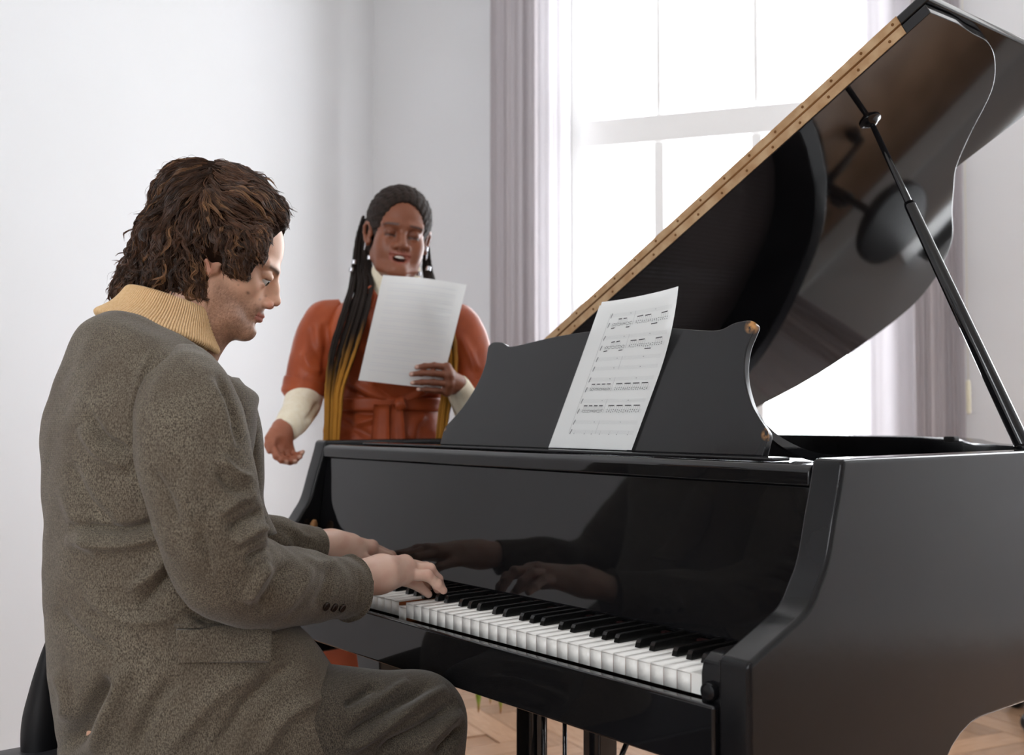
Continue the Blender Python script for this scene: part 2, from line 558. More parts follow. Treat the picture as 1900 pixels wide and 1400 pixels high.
# sides with their scrolled arms
arm = [(-.024, .768), (.007, .781), (.05, .799), (.095, .820), (.118, .848), (.136, .877), (.153, .932), (.166, .973), (.175, 1.007)]
arm = [tuple(p) for p in catmull(arm, 4)]
under = [(.74, .605), (.53, .606), (.50, .602), (.47, .592), (.445, .578), (.42, .555), (.40, .54), (.36, .522), (-.010, .522), (-.024, .535)]
side = arm + [(.74, 1.007)] + under
for x0, x1 in ((XRI, XR), (XL, XLI)):
    prism('case_side', side, lambda a, b, t: (t, a, b), x0, x1, LW, piano, .007, 3)
# bent rim
outer = np.array([(XL + w * (XR - XL) / 1.5, y * .988) for w, y in curve])
outer = np.vstack([[XL, .74], outer, [XR, .74]])
tn = np.gradient(outer, axis=0); tn /= np.linalg.norm(tn, axis=1, keepdims=True)
inner = outer + np.stack([tn[:, 1], -tn[:, 0]], 1) * .05
inner[0] = (XLI, .74); inner[-1] = (XRI, .74)
n = len(outer)
V = [(p[0], p[1], z) for z in (.605, 1.007) for pl in (outer, inner) for p in pl]
Fc = []
for i in range(n - 1):
    a, b, c, d = i, i + n, i + 2 * n, i + 3 * n       # outer low, inner low, outer top, inner top
    Fc += [(a, a + 1, c + 1, c), (b + 1, b, d, d + 1), (c, c + 1, d + 1, d), (a + 1, a, b, b + 1)]
Fc += [(0, 2 * n, 3 * n, n), (n - 1, 2 * n - 1, 4 * n - 1, 3 * n - 1)]
rim = obj('bent_rim', V, Fc, LW, piano)
bm = bmesh.new(); bm.from_mesh(rim.data); bmesh.ops.recalc_face_normals(bm, faces=bm.faces); bm.to_mesh(rim.data); bm.free()
bev(rim, .004, 2, 40)
# soundboard, plate and strings inside the rim
fill = [(XLI + .002, .40)] + [tuple(p) for p in inner[1:-1]] + [(XRI - .002, .40)]
prism('soundboard', fill, lambda a, b, t: (a, b, t), .70, .712, M['soundboard'], piano)
cen = np.array([-.62, 1.0])
pl = [tuple(cen + (np.array(p) - cen) * .97) for p in fill]
prism('iron_plate', pl, lambda a, b, t: (a, b, t), .835, .862, M['gold'], piano, .003)
V, Fc = [], []
rnd = random.Random(2)
for i in range(90):
    x = XLI + .05 + (XRI - XLI - .12) * i / 89
    ylim = np.interp(x, inner[::-1, 0][np.argsort(inner[::-1, 0])], inner[::-1, 1][np.argsort(inner[::-1, 0])]) - .09
    if x < -1.0: ylim = min(ylim, 1.5)
    v, f = tube([(x, .45, .905), (x + (.06 if x < -.9 else 0), max(.55, ylim), .888)], .0007, 4)
    Fc += [tuple(k + len(V) for k in q) for q in f]; V += list(v)
tag(obj('strings', V, Fc, M['steel'], piano), kind='stuff')
for i in range(60):
    x = XLI + .06 + (XRI - XLI - .25) * i / 59
    box('damper', (x - .005, .60, .91), (x + .005, .635, .935), M['lacquer'], piano)
# key bed, key slip, cheek blocks, fallboard, top rail, shelf
box('key_bed', (XLI, -.012, .626), (XRI, .42, .700), LQ, piano, .003)
box('key_slip', (XLI, -.030, .627), (XRI, -.0125, .709), LQ, piano, .004, 3)
for x0, x1 in ((.004, XRI), (XLI, -1.2265)):
    ck = [(-.012, .701), (-.012, .742), (-.008, .756), (.004, .765), (.02, .768), (.149, .768), (.149, .701)]
    prism('cheek_block', ck, lambda a, b, t: (t, a, b), x0, x1, LW, piano, .003, 3)
kn = thing_k = lathe('cheek_screw', [(.011, 0), (.0125, .004), (.011, .010), (.006, .012)], (.0225, -.012, .722), LW, piano, 20, (0, -1, 0))
fb = [(.150, .747), (.1535, .741), (.176, .741), (.205, .9685), (.179, .9685), (.1625, .85)]
prism('fallboard', fb, lambda a, b, t: (t, a, b), XLI + .001, XRI - .001, LQ, piano, .0025, 3)
box('fallboard_felt', (XLI + .05, .140, .7375), (XRI - .05, .1495, .7415), M['felt'], piano)
M['stop_wood'] = simple('pale_worn_wood', srgb(176, 128, 82), .6, .3)
lathe('fallboard_stop', [(.006, 0), (.0085, .004), (.0085, .014), (.0045, .022)], (XLI + .012, .138, .806), M['stop_wood'], piano, 14, (.25, 0, 1))
for x in (-.005, -1.20): box('fallboard_pin', (x - .012, .1495, .752), (x - .002, .1525, .758), M['brass'], piano, .001)
prism('top_rail', [(.170, .969), (.170, .990), (.178, .998), (.262, .998), (.262, .969)], lambda a, b, t: (t, a, b), XLI, XRI, LQ, piano, .003, 3)
box('pin_block', (XLI, .2625, .88), (XRI, .42, .955), LQ, piano, .003)
box('desk_shelf', (-1.16, .2, .9985), (-.045, .245, 1.004), LW, piano, .002)
box('desk_tray', (-1.16, .263, .970), (-.09, .52, .990), LW, piano, .003)

# keys: 52 white and 36 black, each one a part
def white_key_mesh():
    w = .0235 - .0011
    V = boxv((-w / 2, .0012, .7085), (w / 2, .155, .7325)) + boxv((-w / 2, 0, .7325), (w / 2, .155, .735)) + boxv((-w / 2, .0004, .7085), (w / 2, .0012, .7325))
    Fc = list(BOXF) + [tuple(i + 8 for i in f) for f in BOXF] + [tuple(i + 16 for i in f) for f in BOXF]
    me = mesh_data('white_key', np.array(V) - origin_of(piano) * np.array([0, 1, 1]), Fc)
    me.materials.append(M['ivory']); me.materials.append(M['keywood'])
    for p in me.polygons: p.material_index = 1 if p.index < 6 else 0
    return me


def black_key_mesh():
    w = .0105
    pf = [(.050, .733), (.0515, .742), (.0545, .7465), (.058, .7475), (.152, .7475), (.152, .733)]
    V = [(-(w / 2 if z < .74 else w / 2 - .0012), y, z) for y, z in pf] + [((w / 2 if z < .74 else w / 2 - .0012), y, z) for y, z in pf]
    n = len(pf)
    Fc = [tuple(range(n)), tuple(range(2 * n - 1, n - 1, -1))] + [(i, n + i, n + (i + 1) % n, (i + 1) % n) for i in range(n)]
    me = mesh_data('black_key', np.array(V) - origin_of(piano) * np.array([0, 1, 1]), Fc)
    me.materials.append(M['black_key'])
    bm = bmesh.new(); bm.from_mesh(me); bmesh.ops.recalc_face_normals(bm, faces=bm.faces); bm.to_mesh(me); bm.free()
    return me


wk, bk = white_key_mesh(), black_key_mesh()
PRESSED = {29, 38}
for i in range(52):
    o = put('white_key', wk, None, piano, (-(i + .5) * .0235 - piano.location.x, 0, -.0085 if i in PRESSED else 0))
    if i == 0: bev(o, .0007, 2)
for i in range(51):
    if i % 7 in (1, 2, 3, 5, 6):
        sh = {1: .0025, 2: 0, 3: -.0025, 5: .002, 6: -.002}[i % 7]
        put('black_key', bk, None, piano, (-(i + 1) * .0235 + sh - piano.location.x, 0, 0))

# lid: main leaf raised about the bass side, front leaf folded back on top of it
TH = math.radians(28.7)
LO = np.array([-1.34, 0, 1.02]); LEX = np.array([math.cos(TH), 0, math.sin(TH)]); LN = np.array([-math.sin(TH), 0, math.cos(TH)])
lidp = lambda w, y, t: LO + LEX * w + np.array([0, y, 0]) + LN * t
YL = .612
lid_poly = [(0, YL)] + [tuple(p) for p in curve] + [(1.505, .70), (1.503, YL)]
LT = .020
lid = prism('main_lid', lid_poly, lidp, 0, LT, LQ, piano, .0016, 2)
flap = prism('front_lid_leaf', [(.0, YL + .002), (.0, 1.212), (1.512, 1.212), (1.512, YL + .002)], lidp, LT + .003, 2 * LT + .003, LQ, piano, .004, 2)
# the hinge between the two leaves: a brass leaf on each edge, a knuckle line, rows of screws
BW = 1.453
prism('hinge_leaf', [(.12, .0015), (BW, .0015), (BW, LT - .0005), (.12, LT - .0005)], lambda a, b, t: lidp(a, t, b), YL - .0022, YL + .0005, M['brass'], piano)
prism('hinge_leaf', [(.12, LT + .0045), (BW, LT + .0045), (BW, 2 * LT + .0015), (.12, 2 * LT + .0015)], lambda a, b, t: lidp(a, t, b), YL - .0005, YL + .0025, M['brass'], piano)
V, Fc = tube([lidp(.12, YL - .001, LT + .0018), lidp(BW, YL - .001, LT + .0018)], .0026, 8)
obj('hinge_knuckle', V, Fc, M['brassdark'], piano, True)
hs_me = None
for row, t in ((0, LT * .5), (1, LT * 1.5 + .003)):
    for k in range(19):
        w = .15 + (BW - .18) * k / 18 + (.018 if row else 0)
        c = lidp(w, YL - (.0022 if row == 0 else .0005), t)
        V = [c + LEX * .0028 * math.cos(a) + LN * .0028 * math.sin(a) + np.array([0, -q, 0]) for q in (0, .0008) for a in np.linspace(0, 2 * PI, 10, endpoint=False)]
        Fc = [tuple(range(10)), tuple(range(19, 9, -1))] + [(i, (i + 1) % 10, 10 + (i + 1) % 10, 10 + i) for i in range(10)]
        obj('hinge_screw', V, Fc, M['brassdark'], piano)
# prop: a slim upper rod in a thicker lower stick, its cup on the lid and its socket in the rim
pb = np.array([.05, .775, 1.0]); pt = lidp(1.268, .755, -.008)
ax_ = unit(pt - pb); Lp = np.linalg.norm(pt - pb)
mid = pb + ax_ * Lp * .74
for nm, a, b, r0, r1, sd in (('prop_stick', pb, mid, .0135, .0105, 12), ('prop_rod', mid - ax_ * .03, pt, .0068, .0052, 10)):
    V, Fc = tube([a, a + (b - a) * .02, a + (b - a) * .5, a + (b - a) * .985, b], [r0 * .96, r0, (r0 + r1) / 2, r1, r1 * .8], sd)
    obj(nm, V, Fc, M['lacquer'], piano, True)
lathe('prop_cup', [(.021, 0), (.021, -.003), (.015, -.005), (.013, -.009), (.009, -.012), (.005, -.013)], lidp(1.268, .755, 0), LQ, piano, 24, LN)
lathe('prop_socket', [(.020, 0), (.020, .006), (.015, .010)], pb + np.array([0, 0, .007]), LQ, piano, 20)
box('lid_rest', (-.30, 1.14, 1.007), (-.275, 1.165, 1.019), M['rubber'], piano, .003)

# music desk
DX = -.51
half = [(.415, 0), (.417, .030), (.414, .040), (.392, .062), (.372, .085), (.352, .120), (.342, .150), (.339, .180), (.344, .205), (.346, .218), (.338, .226),
        (.322, .2275), (.300, .2245), (.283, .217), (.268, .2145), (.235, .217), (.16, .226), (.08, .232), (0, .234)]
right = catmull(half[3:], 3)
hp = [tuple(p) for p in half[:3]] + [tuple(p) for p in right]
poly = [(DX + a, b) for a, b in hp] + [(DX - a, b) for a, b in hp[-2::-1]]
TD = math.radians(20)
DO = np.array([0, .245, 1.004]); DU = np.array([0, math.sin(TD), math.cos(TD)]); DN = np.array([0, -math.cos(TD), math.sin(TD)])
deskp = lambda a, b, t: DO + np.array([a, 0, 0]) + DU * b + DN * t


def desk_mat():
    """black lacquer rubbed through to the wood on the horns and outer corners"""
    m, nt, b = new_mat('rubbed_black_lacquer')
    b.inputs['Roughness'].default_value = .22; b.inputs['Specular IOR Level'].default_value = .4
    tc = node(nt, 'ShaderNodeTexCoord')
    off = origin_of(piano); prev = None
    for (cx, cz, r) in ((DX + .340, .218, .013), (DX + .416, .036, .011), (DX - .416, .036, .008)):
        c = deskp(cx, cz, 0) - off
        d = node(nt, 'ShaderNodeVectorMath', operation='DISTANCE'); d.inputs[1].default_value = [float(q) for q in c]
        nt.links.new(tc.outputs['Object'], d.inputs[0])
        mr = node(nt, 'ShaderNodeMapRange'); mr.inputs[1].default_value = r * .45; mr.inputs[2].default_value = r * 1.2; mr.inputs[3].default_value = 1; mr.inputs[4].default_value = 0
        nt.links.new(d.outputs['Value'], mr.inputs[0])
        if prev is None: prev = mr.outputs[0]
        else:
            ad = node(nt, 'ShaderNodeMath', operation='MAXIMUM'); nt.links.new(prev, ad.inputs[0]); nt.links.new(mr.outputs[0], ad.inputs[1]); prev = ad.outputs[0]
    nz = node(nt, 'ShaderNodeTexNoise'); nz.inputs['Scale'].default_value = 90; nt.links.new(tc.outputs['Object'], nz.inputs['Vector'])
    mu = node(nt, 'ShaderNodeMath', operation='MULTIPLY'); nt.links.new(prev, mu.inputs[0])
    m2 = node(nt, 'ShaderNodeMapRange'); m2.inputs[1].default_value = .35; m2.inputs[2].default_value = .6; nt.links.new(nz.outputs['Fac'], m2.inputs[0]); nt.links.new(m2.outputs[0], mu.inputs[1])
    mx = node(nt, 'ShaderNodeMix', data_type='RGBA'); mx.inputs[6].default_value = (.013, .013, .014, 1); mx.inputs[7].default_value = srgb(196, 140, 80)
    nt.links.new(mu.outputs[0], mx.inputs[0]); nt.links.new(mx.outputs[2], b.inputs['Base Color'])
    return m


M['desk'] = desk_mat()
prism('music_desk', poly, deskp, -.014, 0, M['desk'], piano, .0022, 2)
for x in (-.17, -.85):
    pts = catmull([(x + .04, .285, 1.05), (x + .045, .33, 1.022), (x + .05, .40, 1.000), (x + .055, .47, .992)], 5)
    V = [p + np.array([q, 0, h]) for p in pts for q, h in ((-.004, -.007), (.004, -.007), (.004, .007), (-.004, .007))]
    Fc = [(i * 4 + k, i * 4 + (k + 1) % 4, i * 4 + 4 + (k + 1) % 4, i * 4 + 4 + k) for i in range(len(pts) - 1) for k in range(4)] + [(3, 2, 1, 0), tuple(len(V) - 4 + k for k in range(4))]
    obj('desk_prop', V, Fc, M['lacquer'], piano)

# legs and casters
for lx, ly, z1 in ((-.105, .25, .626), (-1.135, .25, .626), (-.72, 1.50, .70)):
    s0, s1 = .048, .030
    prof = [(.030, .085), (.032, .16), (.046, .50), (.052, .56), (.052, z1)]
    V, Fc = [], []
    for r, z in prof: V += [(lx - r, ly - r, z), (lx + r, ly - r, z), (lx + r, ly + r, z), (lx - r, ly + r, z)]
    for i in range(len(prof) - 1): Fc += [(i * 4 + k, i * 4 + (k + 1) % 4, i * 4 + 4 + (k + 1) % 4, i * 4 + 4 + k) for k in range(4)]
    Fc += [(3, 2, 1, 0), tuple(len(V) - 4 + k for k in range(4))]
    lg = obj('leg', V, Fc, LQ, piano, bevel=.004)
    lathe('caster_wheel', [(.012, -.012), (.030, -.012), (.034, -.008), (.034, .008), (.030, .012), (.012, .012)], (lx + .01, ly, .035), M['brassdark'], lg, 20, (0, 1, 0))
    box('caster_fork', (lx - .016, ly - .017, .045), (lx + .020, ly + .017, .0855), M['brassdark'], lg, .003)
# pedal lyre
for x in (-.633, -.450): box('lyre_post', (x - .021, .228, .12), (x + .021, .272, .626), LQ, piano, .004)
box('lyre_cap', (-.68, .222, .600), (-.40, .282, .626), LQ, piano, .004)
box('lyre_box', (-.70, .20, .05), (-.385, .30, .13), LQ, piano, .008, 3)
for k, x in enumerate((-.60, -.5415, -.483)):
    V, Fc = tube(catmull([(x, .21, .075), (x, .15, .07), (x, .09, .062)], 5), [.008, .010, .011, .012, .013, .014, .014, .015, .015, .013, .008], 12, True, .45)
    obj('pedal', V, Fc, M['brass'], piano, True)
    V, Fc = tube([(x, .25, .12), (x, .25, .626)], .004, 8); obj('pedal_rod', V, Fc, M['lacquer'], piano, True)
for x in (-.62, -.46):
    V, Fc = tube([(x + .02, .262, .11), (x + .1, .55, .70)], .0055, 8); obj('lyre_brace', V, Fc, M['lacquer'], piano, True)

# ------------------------------------------------------------------ the sheet music
def paper_mat(name, col):
    m = bpy.data.materials.new(name); m.use_nodes = True
    nt = m.node_tree; b = nt.nodes['Principled BSDF']
    b.inputs['Base Color'].default_value = col; b.inputs['Roughness'].default_value = .65; b.inputs['Specular IOR Level'].default_value = .25
    t = node(nt, 'ShaderNodeBsdfTranslucent'); t.inputs['Color'].default_value = col
    mx = node(nt, 'ShaderNodeMixShader'); mx.inputs[0].default_value = .22
    out = nt.nodes['Material Output']
    nt.links.new(b.outputs[0], mx.inputs[1]); nt.links.new(t.outputs[0], mx.inputs[2]); nt.links.new(mx.outputs[0], out.inputs['Surface'])
    return m


M['paper'] = paper_mat('white_paper', srgb(243, 245, 244))
M['ink'] = simple('black_ink', srgb(38, 38, 40), .7, .2)
M['ink_soft'] = simple('grey_ink', srgb(205, 208, 208), .7, .2)
M['ink_mid'] = simple('mid_grey_ink', srgb(120, 122, 124), .7, .2)


def sheet(name, fn, parent, w, h, nx=14, ny=18):
    V = [fn(w * i / nx, h * j / ny, 0) for j in range(ny + 1) for i in range(nx + 1)]
    Q = [(j * (nx + 1) + i, j * (nx + 1) + i + 1, (j + 1) * (nx + 1) + i + 1, (j + 1) * (nx + 1) + i) for j in range(ny) for i in range(nx)]
    return nobj(name, V, Q, M['paper'], parent)


def notation(fn, parent, w, h, lift, systems, seed, soft=False):
    """staves, bar lines, clefs, beams and note heads printed on a page: flat marks that follow the paper"""
    rnd = random.Random(seed)
    lay = {'ink': ([], []), 'mid': ([], []), 'soft': ([], [])}
    def q(kind, a0, b0, a1, b1, sl=0.0):
        V, Fc = lay[kind]; ns = max(1, int((a1 - a0) / .012)); k = len(V)
        for i in range(ns + 1):
            t = i / ns; a = a0 + (a1 - a0) * t
            V.append(fn(a, b0 + sl * t, lift)); V.append(fn(a, b1 + sl * t, lift))
        for i in range(ns): Fc.append((k + 2 * i, k + 2 * i + 2, k + 2 * i + 3, k + 2 * i + 1))
    a0, a1, am = .040 * w / .21, w * .955, w * .52
    sp = .00150
    for (b, kind) in systems:
        for l in range(5): q('soft', a0, b + l * sp, a1, b + l * sp + .00022)
        q('mid', a0 + .002, b - .002, a0 + .0038, b + .004); q('mid', a0 + .003, b + .003, a0 + .0050, b + .0078)
        if kind == 'rest':
            for a in (a0 + .055, am + .05): q('mid', a, b + .003, a + .0018, b + .0042)
        elif kind == 'few':
            for k in range(7):
                a = a0 + .014 + k * .022 + rnd.uniform(-.004, .004); q('mid', a, b - .0015, a + .0016, b - .0003); q('soft', a + .0013, b, a + .0017, b + .006)
        else:
            up = kind == 'up'
            for half_ in (0, 1):
                s0 = a0 + .012 if half_ == 0 else am + .006
                e0 = am - .004 if half_ == 0 else a1 - .004
                groups = 4; gw = (e0 - s0) / groups
                for gi in range(groups):
                    gs = s0 + gi * gw
                    top = up or (gi + half_) % 3 != 0
                    bb = b + (.0128 if top else -.0052)
                    sl = 0 if up else rnd.choice((0, .0006, .001))
                    q('ink', gs + .001, bb, gs + gw * .78, bb + .0017, sl)
                    for k in range(4):
                        a = gs + .0012 + k * gw * .245
                        for r in range(2):
                            hb = b + (r * .0030) + rnd.uniform(0, .0022)
                            q('ink', a, hb, a + .00165, hb + .00125)
                        q('mid', a + .0010, b + (.004 if top else -.004), a + .00128, b + (.0128 if top else .002))
    zb = [b for b, _ in systems]
    q('mid', a0 - .0008, min(zb) - .001, a0 - .0004, max(zb) + .0075)
    for i in range(0, len(zb) - 1, 2): q('mid', am - .001, zb[i + 1] - .0005, am - .0007, zb[i] + .0065)
    names = {'ink': M['ink'], 'mid': M['ink_mid'], 'soft': M['ink_soft']}
    for k, (V, Fc) in lay.items():
        if not V: continue
        m_ = names[k] if not soft else M['ink_faint']
        tag(obj('printed_notes' if k != 'soft' else 'printed_staves', V, Fc, m_, parent), kind='stuff')


M['ink_faint'] = simple('ink_showing_through', srgb(212, 214, 218), .7, .2)
PW, PH = .210, .297
# the page leans on the desk; its free top corner curls forward
def page_fn(x0, skew, lift0, curl, hh=PH):
    def fn(a, b, t):
        s = b / hh
        c = curl * max(0, s - .45) ** 2 * (.25 + 1.3 * (a / PW) ** 2)
        return deskp(x0 + a + skew * b, .001 + b * .955 + .010 * (a / PW - .5) ** 2 * s, lift0 + t + c + .004 * math.sin(PI * a / PW) * s)
    return fn


pg_back = thing('sheet_music', 'white page mostly hidden behind the front page on the music desk', 'sheet music', deskp(-.58, 0, .002), 'pages on the music desk')
sheet('page', page_fn(-.578, .130, .0018, .02, .292), pg_back, PW * .96, PH * .985)
pg = thing('sheet_music', 'printed page of piano music leaning on the black music desk, top corner curling', 'sheet music', deskp(-.57, 0, .004), 'pages on the music desk')
fnp = page_fn(-.573, .145, .0042, .06)
sheet('page', fnp, pg, PW, PH)
SYS = [(.262, 'rest'), (.243, 'mix'), (.217, 'rest'), (.197, 'mix'), (.174, 'rest'), (.155, 'rest'), (.133, 'rest'), (.113, 'up'), (.090, 'rest'), (.070, 'up'), (.048, 'rest'), (.029, 'few')]
notation(fnp, pg, PW, PH, .0004, SYS, 5)

# ------------------------------------------------------------------ sculpting: distance fields turned into one continuous surface
class Field:
    """signed distance on a grid; primitives are blended in only where they matter"""
    def __init__(self, lo, hi, res):
        self.lo = np.asarray(lo, float); self.res = res
        self.n = np.ceil((np.asarray(hi, float) - self.lo) / res).astype(int) + 1
        self.f = np.full(self.n, 1e3, np.float32)
        self.ax = [(self.lo[k] + res * np.arange(self.n[k])).astype(np.float32) for k in range(3)]

    def sub(self, lo, hi, m):
        i0 = np.maximum(0, np.floor((np.asarray(lo) - m - self.lo) / self.res).astype(int))
        i1 = np.minimum(self.n, np.ceil((np.asarray(hi) + m - self.lo) / self.res).astype(int) + 1)
        if np.any(i1 <= i0): return None, None
        sl = tuple(slice(a, b) for a, b in zip(i0, i1))
        X = self.ax[0][sl[0]][:, None, None]; Y = self.ax[1][sl[1]][None, :, None]; Z = self.ax[2][sl[2]][None, None, :]
        return sl, (X, Y, Z)

    def blend(self, sl, d, k, op='add'):
        a = self.f[sl]
        if op == 'add':
            if k > 0:
                h = np.maximum(k - np.abs(a - d), 0) / k
                self.f[sl] = np.minimum(a, d) - h * h * k * .25
            else: self.f[sl] = np.minimum(a, d)
        else:
            d = -d
            if k > 0:
                h = np.maximum(k - np.abs(a - d), 0) / k
                self.f[sl] = np.maximum(a, d) + h * h * k * .25
            else: self.f[sl] = np.maximum(a, d)

    def cone(self, a, b, ra, rb, k=.01, op='add'):
        a = np.asarray(a, float); b = np.asarray(b, float); r = max(ra, rb)
        sl, g = self.sub(np.minimum(a, b) - r, np.maximum(a, b) + r, k + 3 * self.res)
        if sl is None: return
        X, Y, Z = g; ba = b - a; L2 = float(ba @ ba) + 1e-12
        px, py, pz = X - np.float32(a[0]), Y - np.float32(a[1]), Z - np.float32(a[2])
        t = np.clip((px * np.float32(ba[0]) + py * np.float32(ba[1]) + pz * np.float32(ba[2])) / np.float32(L2), 0, 1)
        d = np.sqrt((px - t * np.float32(ba[0])) ** 2 + (py - t * np.float32(ba[1])) ** 2 + (pz - t * np.float32(ba[2])) ** 2) - (np.float32(ra) + t * np.float32(rb - ra))
        self.blend(sl, d, k, op)

    def chain(self, pts, rad, k=.01, op='add'):
        for i in range(len(pts) - 1): self.cone(pts[i], pts[i + 1], rad[i], rad[i + 1], k, op)

    def ell(self, c, r, k=.01, rot=None, op='add'):
        c = np.asarray(c, float); r = np.broadcast_to(np.asarray(r, float), (3,)); m = r.max()
        Rm = np.eye(3) if rot is None else np.asarray(rot, float)      # rows are the ellipsoid's axes
        ext = np.sqrt(((Rm * r[:, None]) ** 2).sum(0))
        sl, g = self.sub(c - ext, c + ext, k + 3 * self.res)
        if sl is None: return
        X, Y, Z = g; px, py, pz = X - np.float32(c[0]), Y - np.float32(c[1]), Z - np.float32(c[2])
        k0 = 0; k1 = 0
        for i in range(3):
            q = px * np.float32(Rm[i, 0]) + py * np.float32(Rm[i, 1]) + pz * np.float32(Rm[i, 2])
            k0 = k0 + (q / np.float32(r[i])) ** 2; k1 = k1 + (q / np.float32(r[i] ** 2)) ** 2
        k0 = np.sqrt(k0); k1 = np.sqrt(k1) + 1e-9
        d = np.where(k0 < 1e-3, -r.min(), k0 * (k0 - 1) / k1)
        self.blend(sl, d.astype(np.float32), k, op)

    def sample(self, p):
        """trilinear value at points (n,3)"""
        q = (np.asarray(p) - self.lo) / self.res
        q = np.clip(q, 0, self.n - 1.001); i = q.astype(int); t = q - i
        out = 0
        for dx in (0, 1):
            for dy in (0, 1):
                for dz in (0, 1):
                    w = (t[:, 0] if dx else 1 - t[:, 0]) * (t[:, 1] if dy else 1 - t[:, 1]) * (t[:, 2] if dz else 1 - t[:, 2])
                    out = out + w * np.minimum(self.f[i[:, 0] + dx, i[:, 1] + dy, i[:, 2] + dz], .2)
        return out

    def grad(self, p, e=None):
        e = e or self.res
        g = np.stack([self.sample(p + np.eye(3)[k] * e) - self.sample(p - np.eye(3)[k] * e) for k in range(3)], 1)
        return g / (np.linalg.norm(g, axis=1, keepdims=True) + 1e-9)

    def surface(self, smooth=2):
        """surface nets: one vertex in each cell the surface crosses, quads across each crossed edge"""
        f = np.minimum(self.f, .2); s = f < 0
        nx, ny, nz = f.shape
        cs = np.zeros((nx - 1, ny - 1, nz - 1), np.int8)
        for dx in (0, 1):
            for dy in (0, 1):
                for dz in (0, 1): cs += s[dx:nx - 1 + dx, dy:ny - 1 + dy, dz:nz - 1 + dz]
        act = (cs > 0) & (cs < 8)
        I = np.argwhere(act)
        idx = np.full(act.shape, -1, np.int64); idx[act] = np.arange(len(I))
        acc = np.zeros((len(I), 3)); cnt = np.zeros(len(I))
        offs = [(0, 0, 0), (1, 0, 0), (0, 1, 0), (1, 1, 0), (0, 0, 1), (1, 0, 1), (0, 1, 1), (1, 1, 1)]
        val = [f[I[:, 0] + o[0], I[:, 1] + o[1], I[:, 2] + o[2]] for o in offs]
        for a in range(8):
            for b in range(a + 1, 8):
                df = [abs(offs[a][k] - offs[b][k]) for k in range(3)]
                if sum(df) != 1: continue
                m = (val[a] < 0) != (val[b] < 0)
                t = val[a][m] / (val[a][m] - val[b][m])
                acc[m] += np.array(offs[a]) + t[:, None] * (np.array(offs[b]) - np.array(offs[a])); cnt[m] += 1
        V = self.lo + (I + acc / np.maximum(cnt, 1)[:, None]) * self.res
        Q = []
        for k in range(3):
            e = np.eye(3, dtype=int)[k]; e1 = np.eye(3, dtype=int)[(k + 1) % 3]; e2 = np.eye(3, dtype=int)[(k + 2) % 3]
            s0 = s[:nx - e[0], :ny - e[1], :nz - e[2]]; s1 = s[e[0]:, e[1]:, e[2]:]
            E = np.argwhere(s0 != s1)
            ok = np.all(E - e1 >= 0, 1) & np.all(E - e2 >= 0, 1) & np.all(E < np.array(act.shape), 1)
            E = E[ok]
            q = [idx[tuple((E - x).T)] for x in (0 * e1, e1, e1 + e2, e2)]
            q = np.stack(q, 1)
            flip = ~s[tuple(E.T)]
            q[flip] = q[flip][:, ::-1]
            Q.append(q)
        Q = np.concatenate(Q); Q = Q[np.all(Q >= 0, 1)]
        V = relax(V, Q, smooth)
        return V, Q


def relax(V, Q, it, lam=.5, mask=None):
    V = np.array(V, float)
    E = np.concatenate([Q[:, [i, (i + 1) % Q.shape[1]]] for i in range(Q.shape[1])])
    E = np.concatenate([E, E[:, ::-1]])
    deg = np.bincount(E[:, 0], minlength=len(V))[:, None].astype(float); deg[deg == 0] = 1
    for _ in range(it):
        A = np.stack([np.bincount(E[:, 0], weights=V[E[:, 1], k], minlength=len(V)) for k in range(3)], 1) / deg
        d = (A - V) * lam
        if mask is not None: d = d * mask[:, None]
        V = V + d
    return V


def normals(V, Q):
    a = V[Q[:, 2]] - V[Q[:, 0]]; b = V[Q[:, 3]] - V[Q[:, 1]] if Q.shape[1] == 4 else V[Q[:, 1]] - V[Q[:, 0]]
    fn = np.cross(a, b)
    N = np.zeros_like(V)
    for k in range(Q.shape[1]):
        for c in range(3): N[:, c] += np.bincount(Q[:, k], weights=fn[:, c], minlength=len(V))
    return N / (np.linalg.norm(N, axis=1, keepdims=True) + 1e-12)


def join(parts):
    V, Q, C, k = [], [], [], 0
    for p in parts:
        V.append(p[0]); Q.append(p[1] + k); k += len(p[0])
        if len(p) > 2: C.append(p[2])
    return np.concatenate(V), np.concatenate(Q), (np.concatenate(C) if C else None)


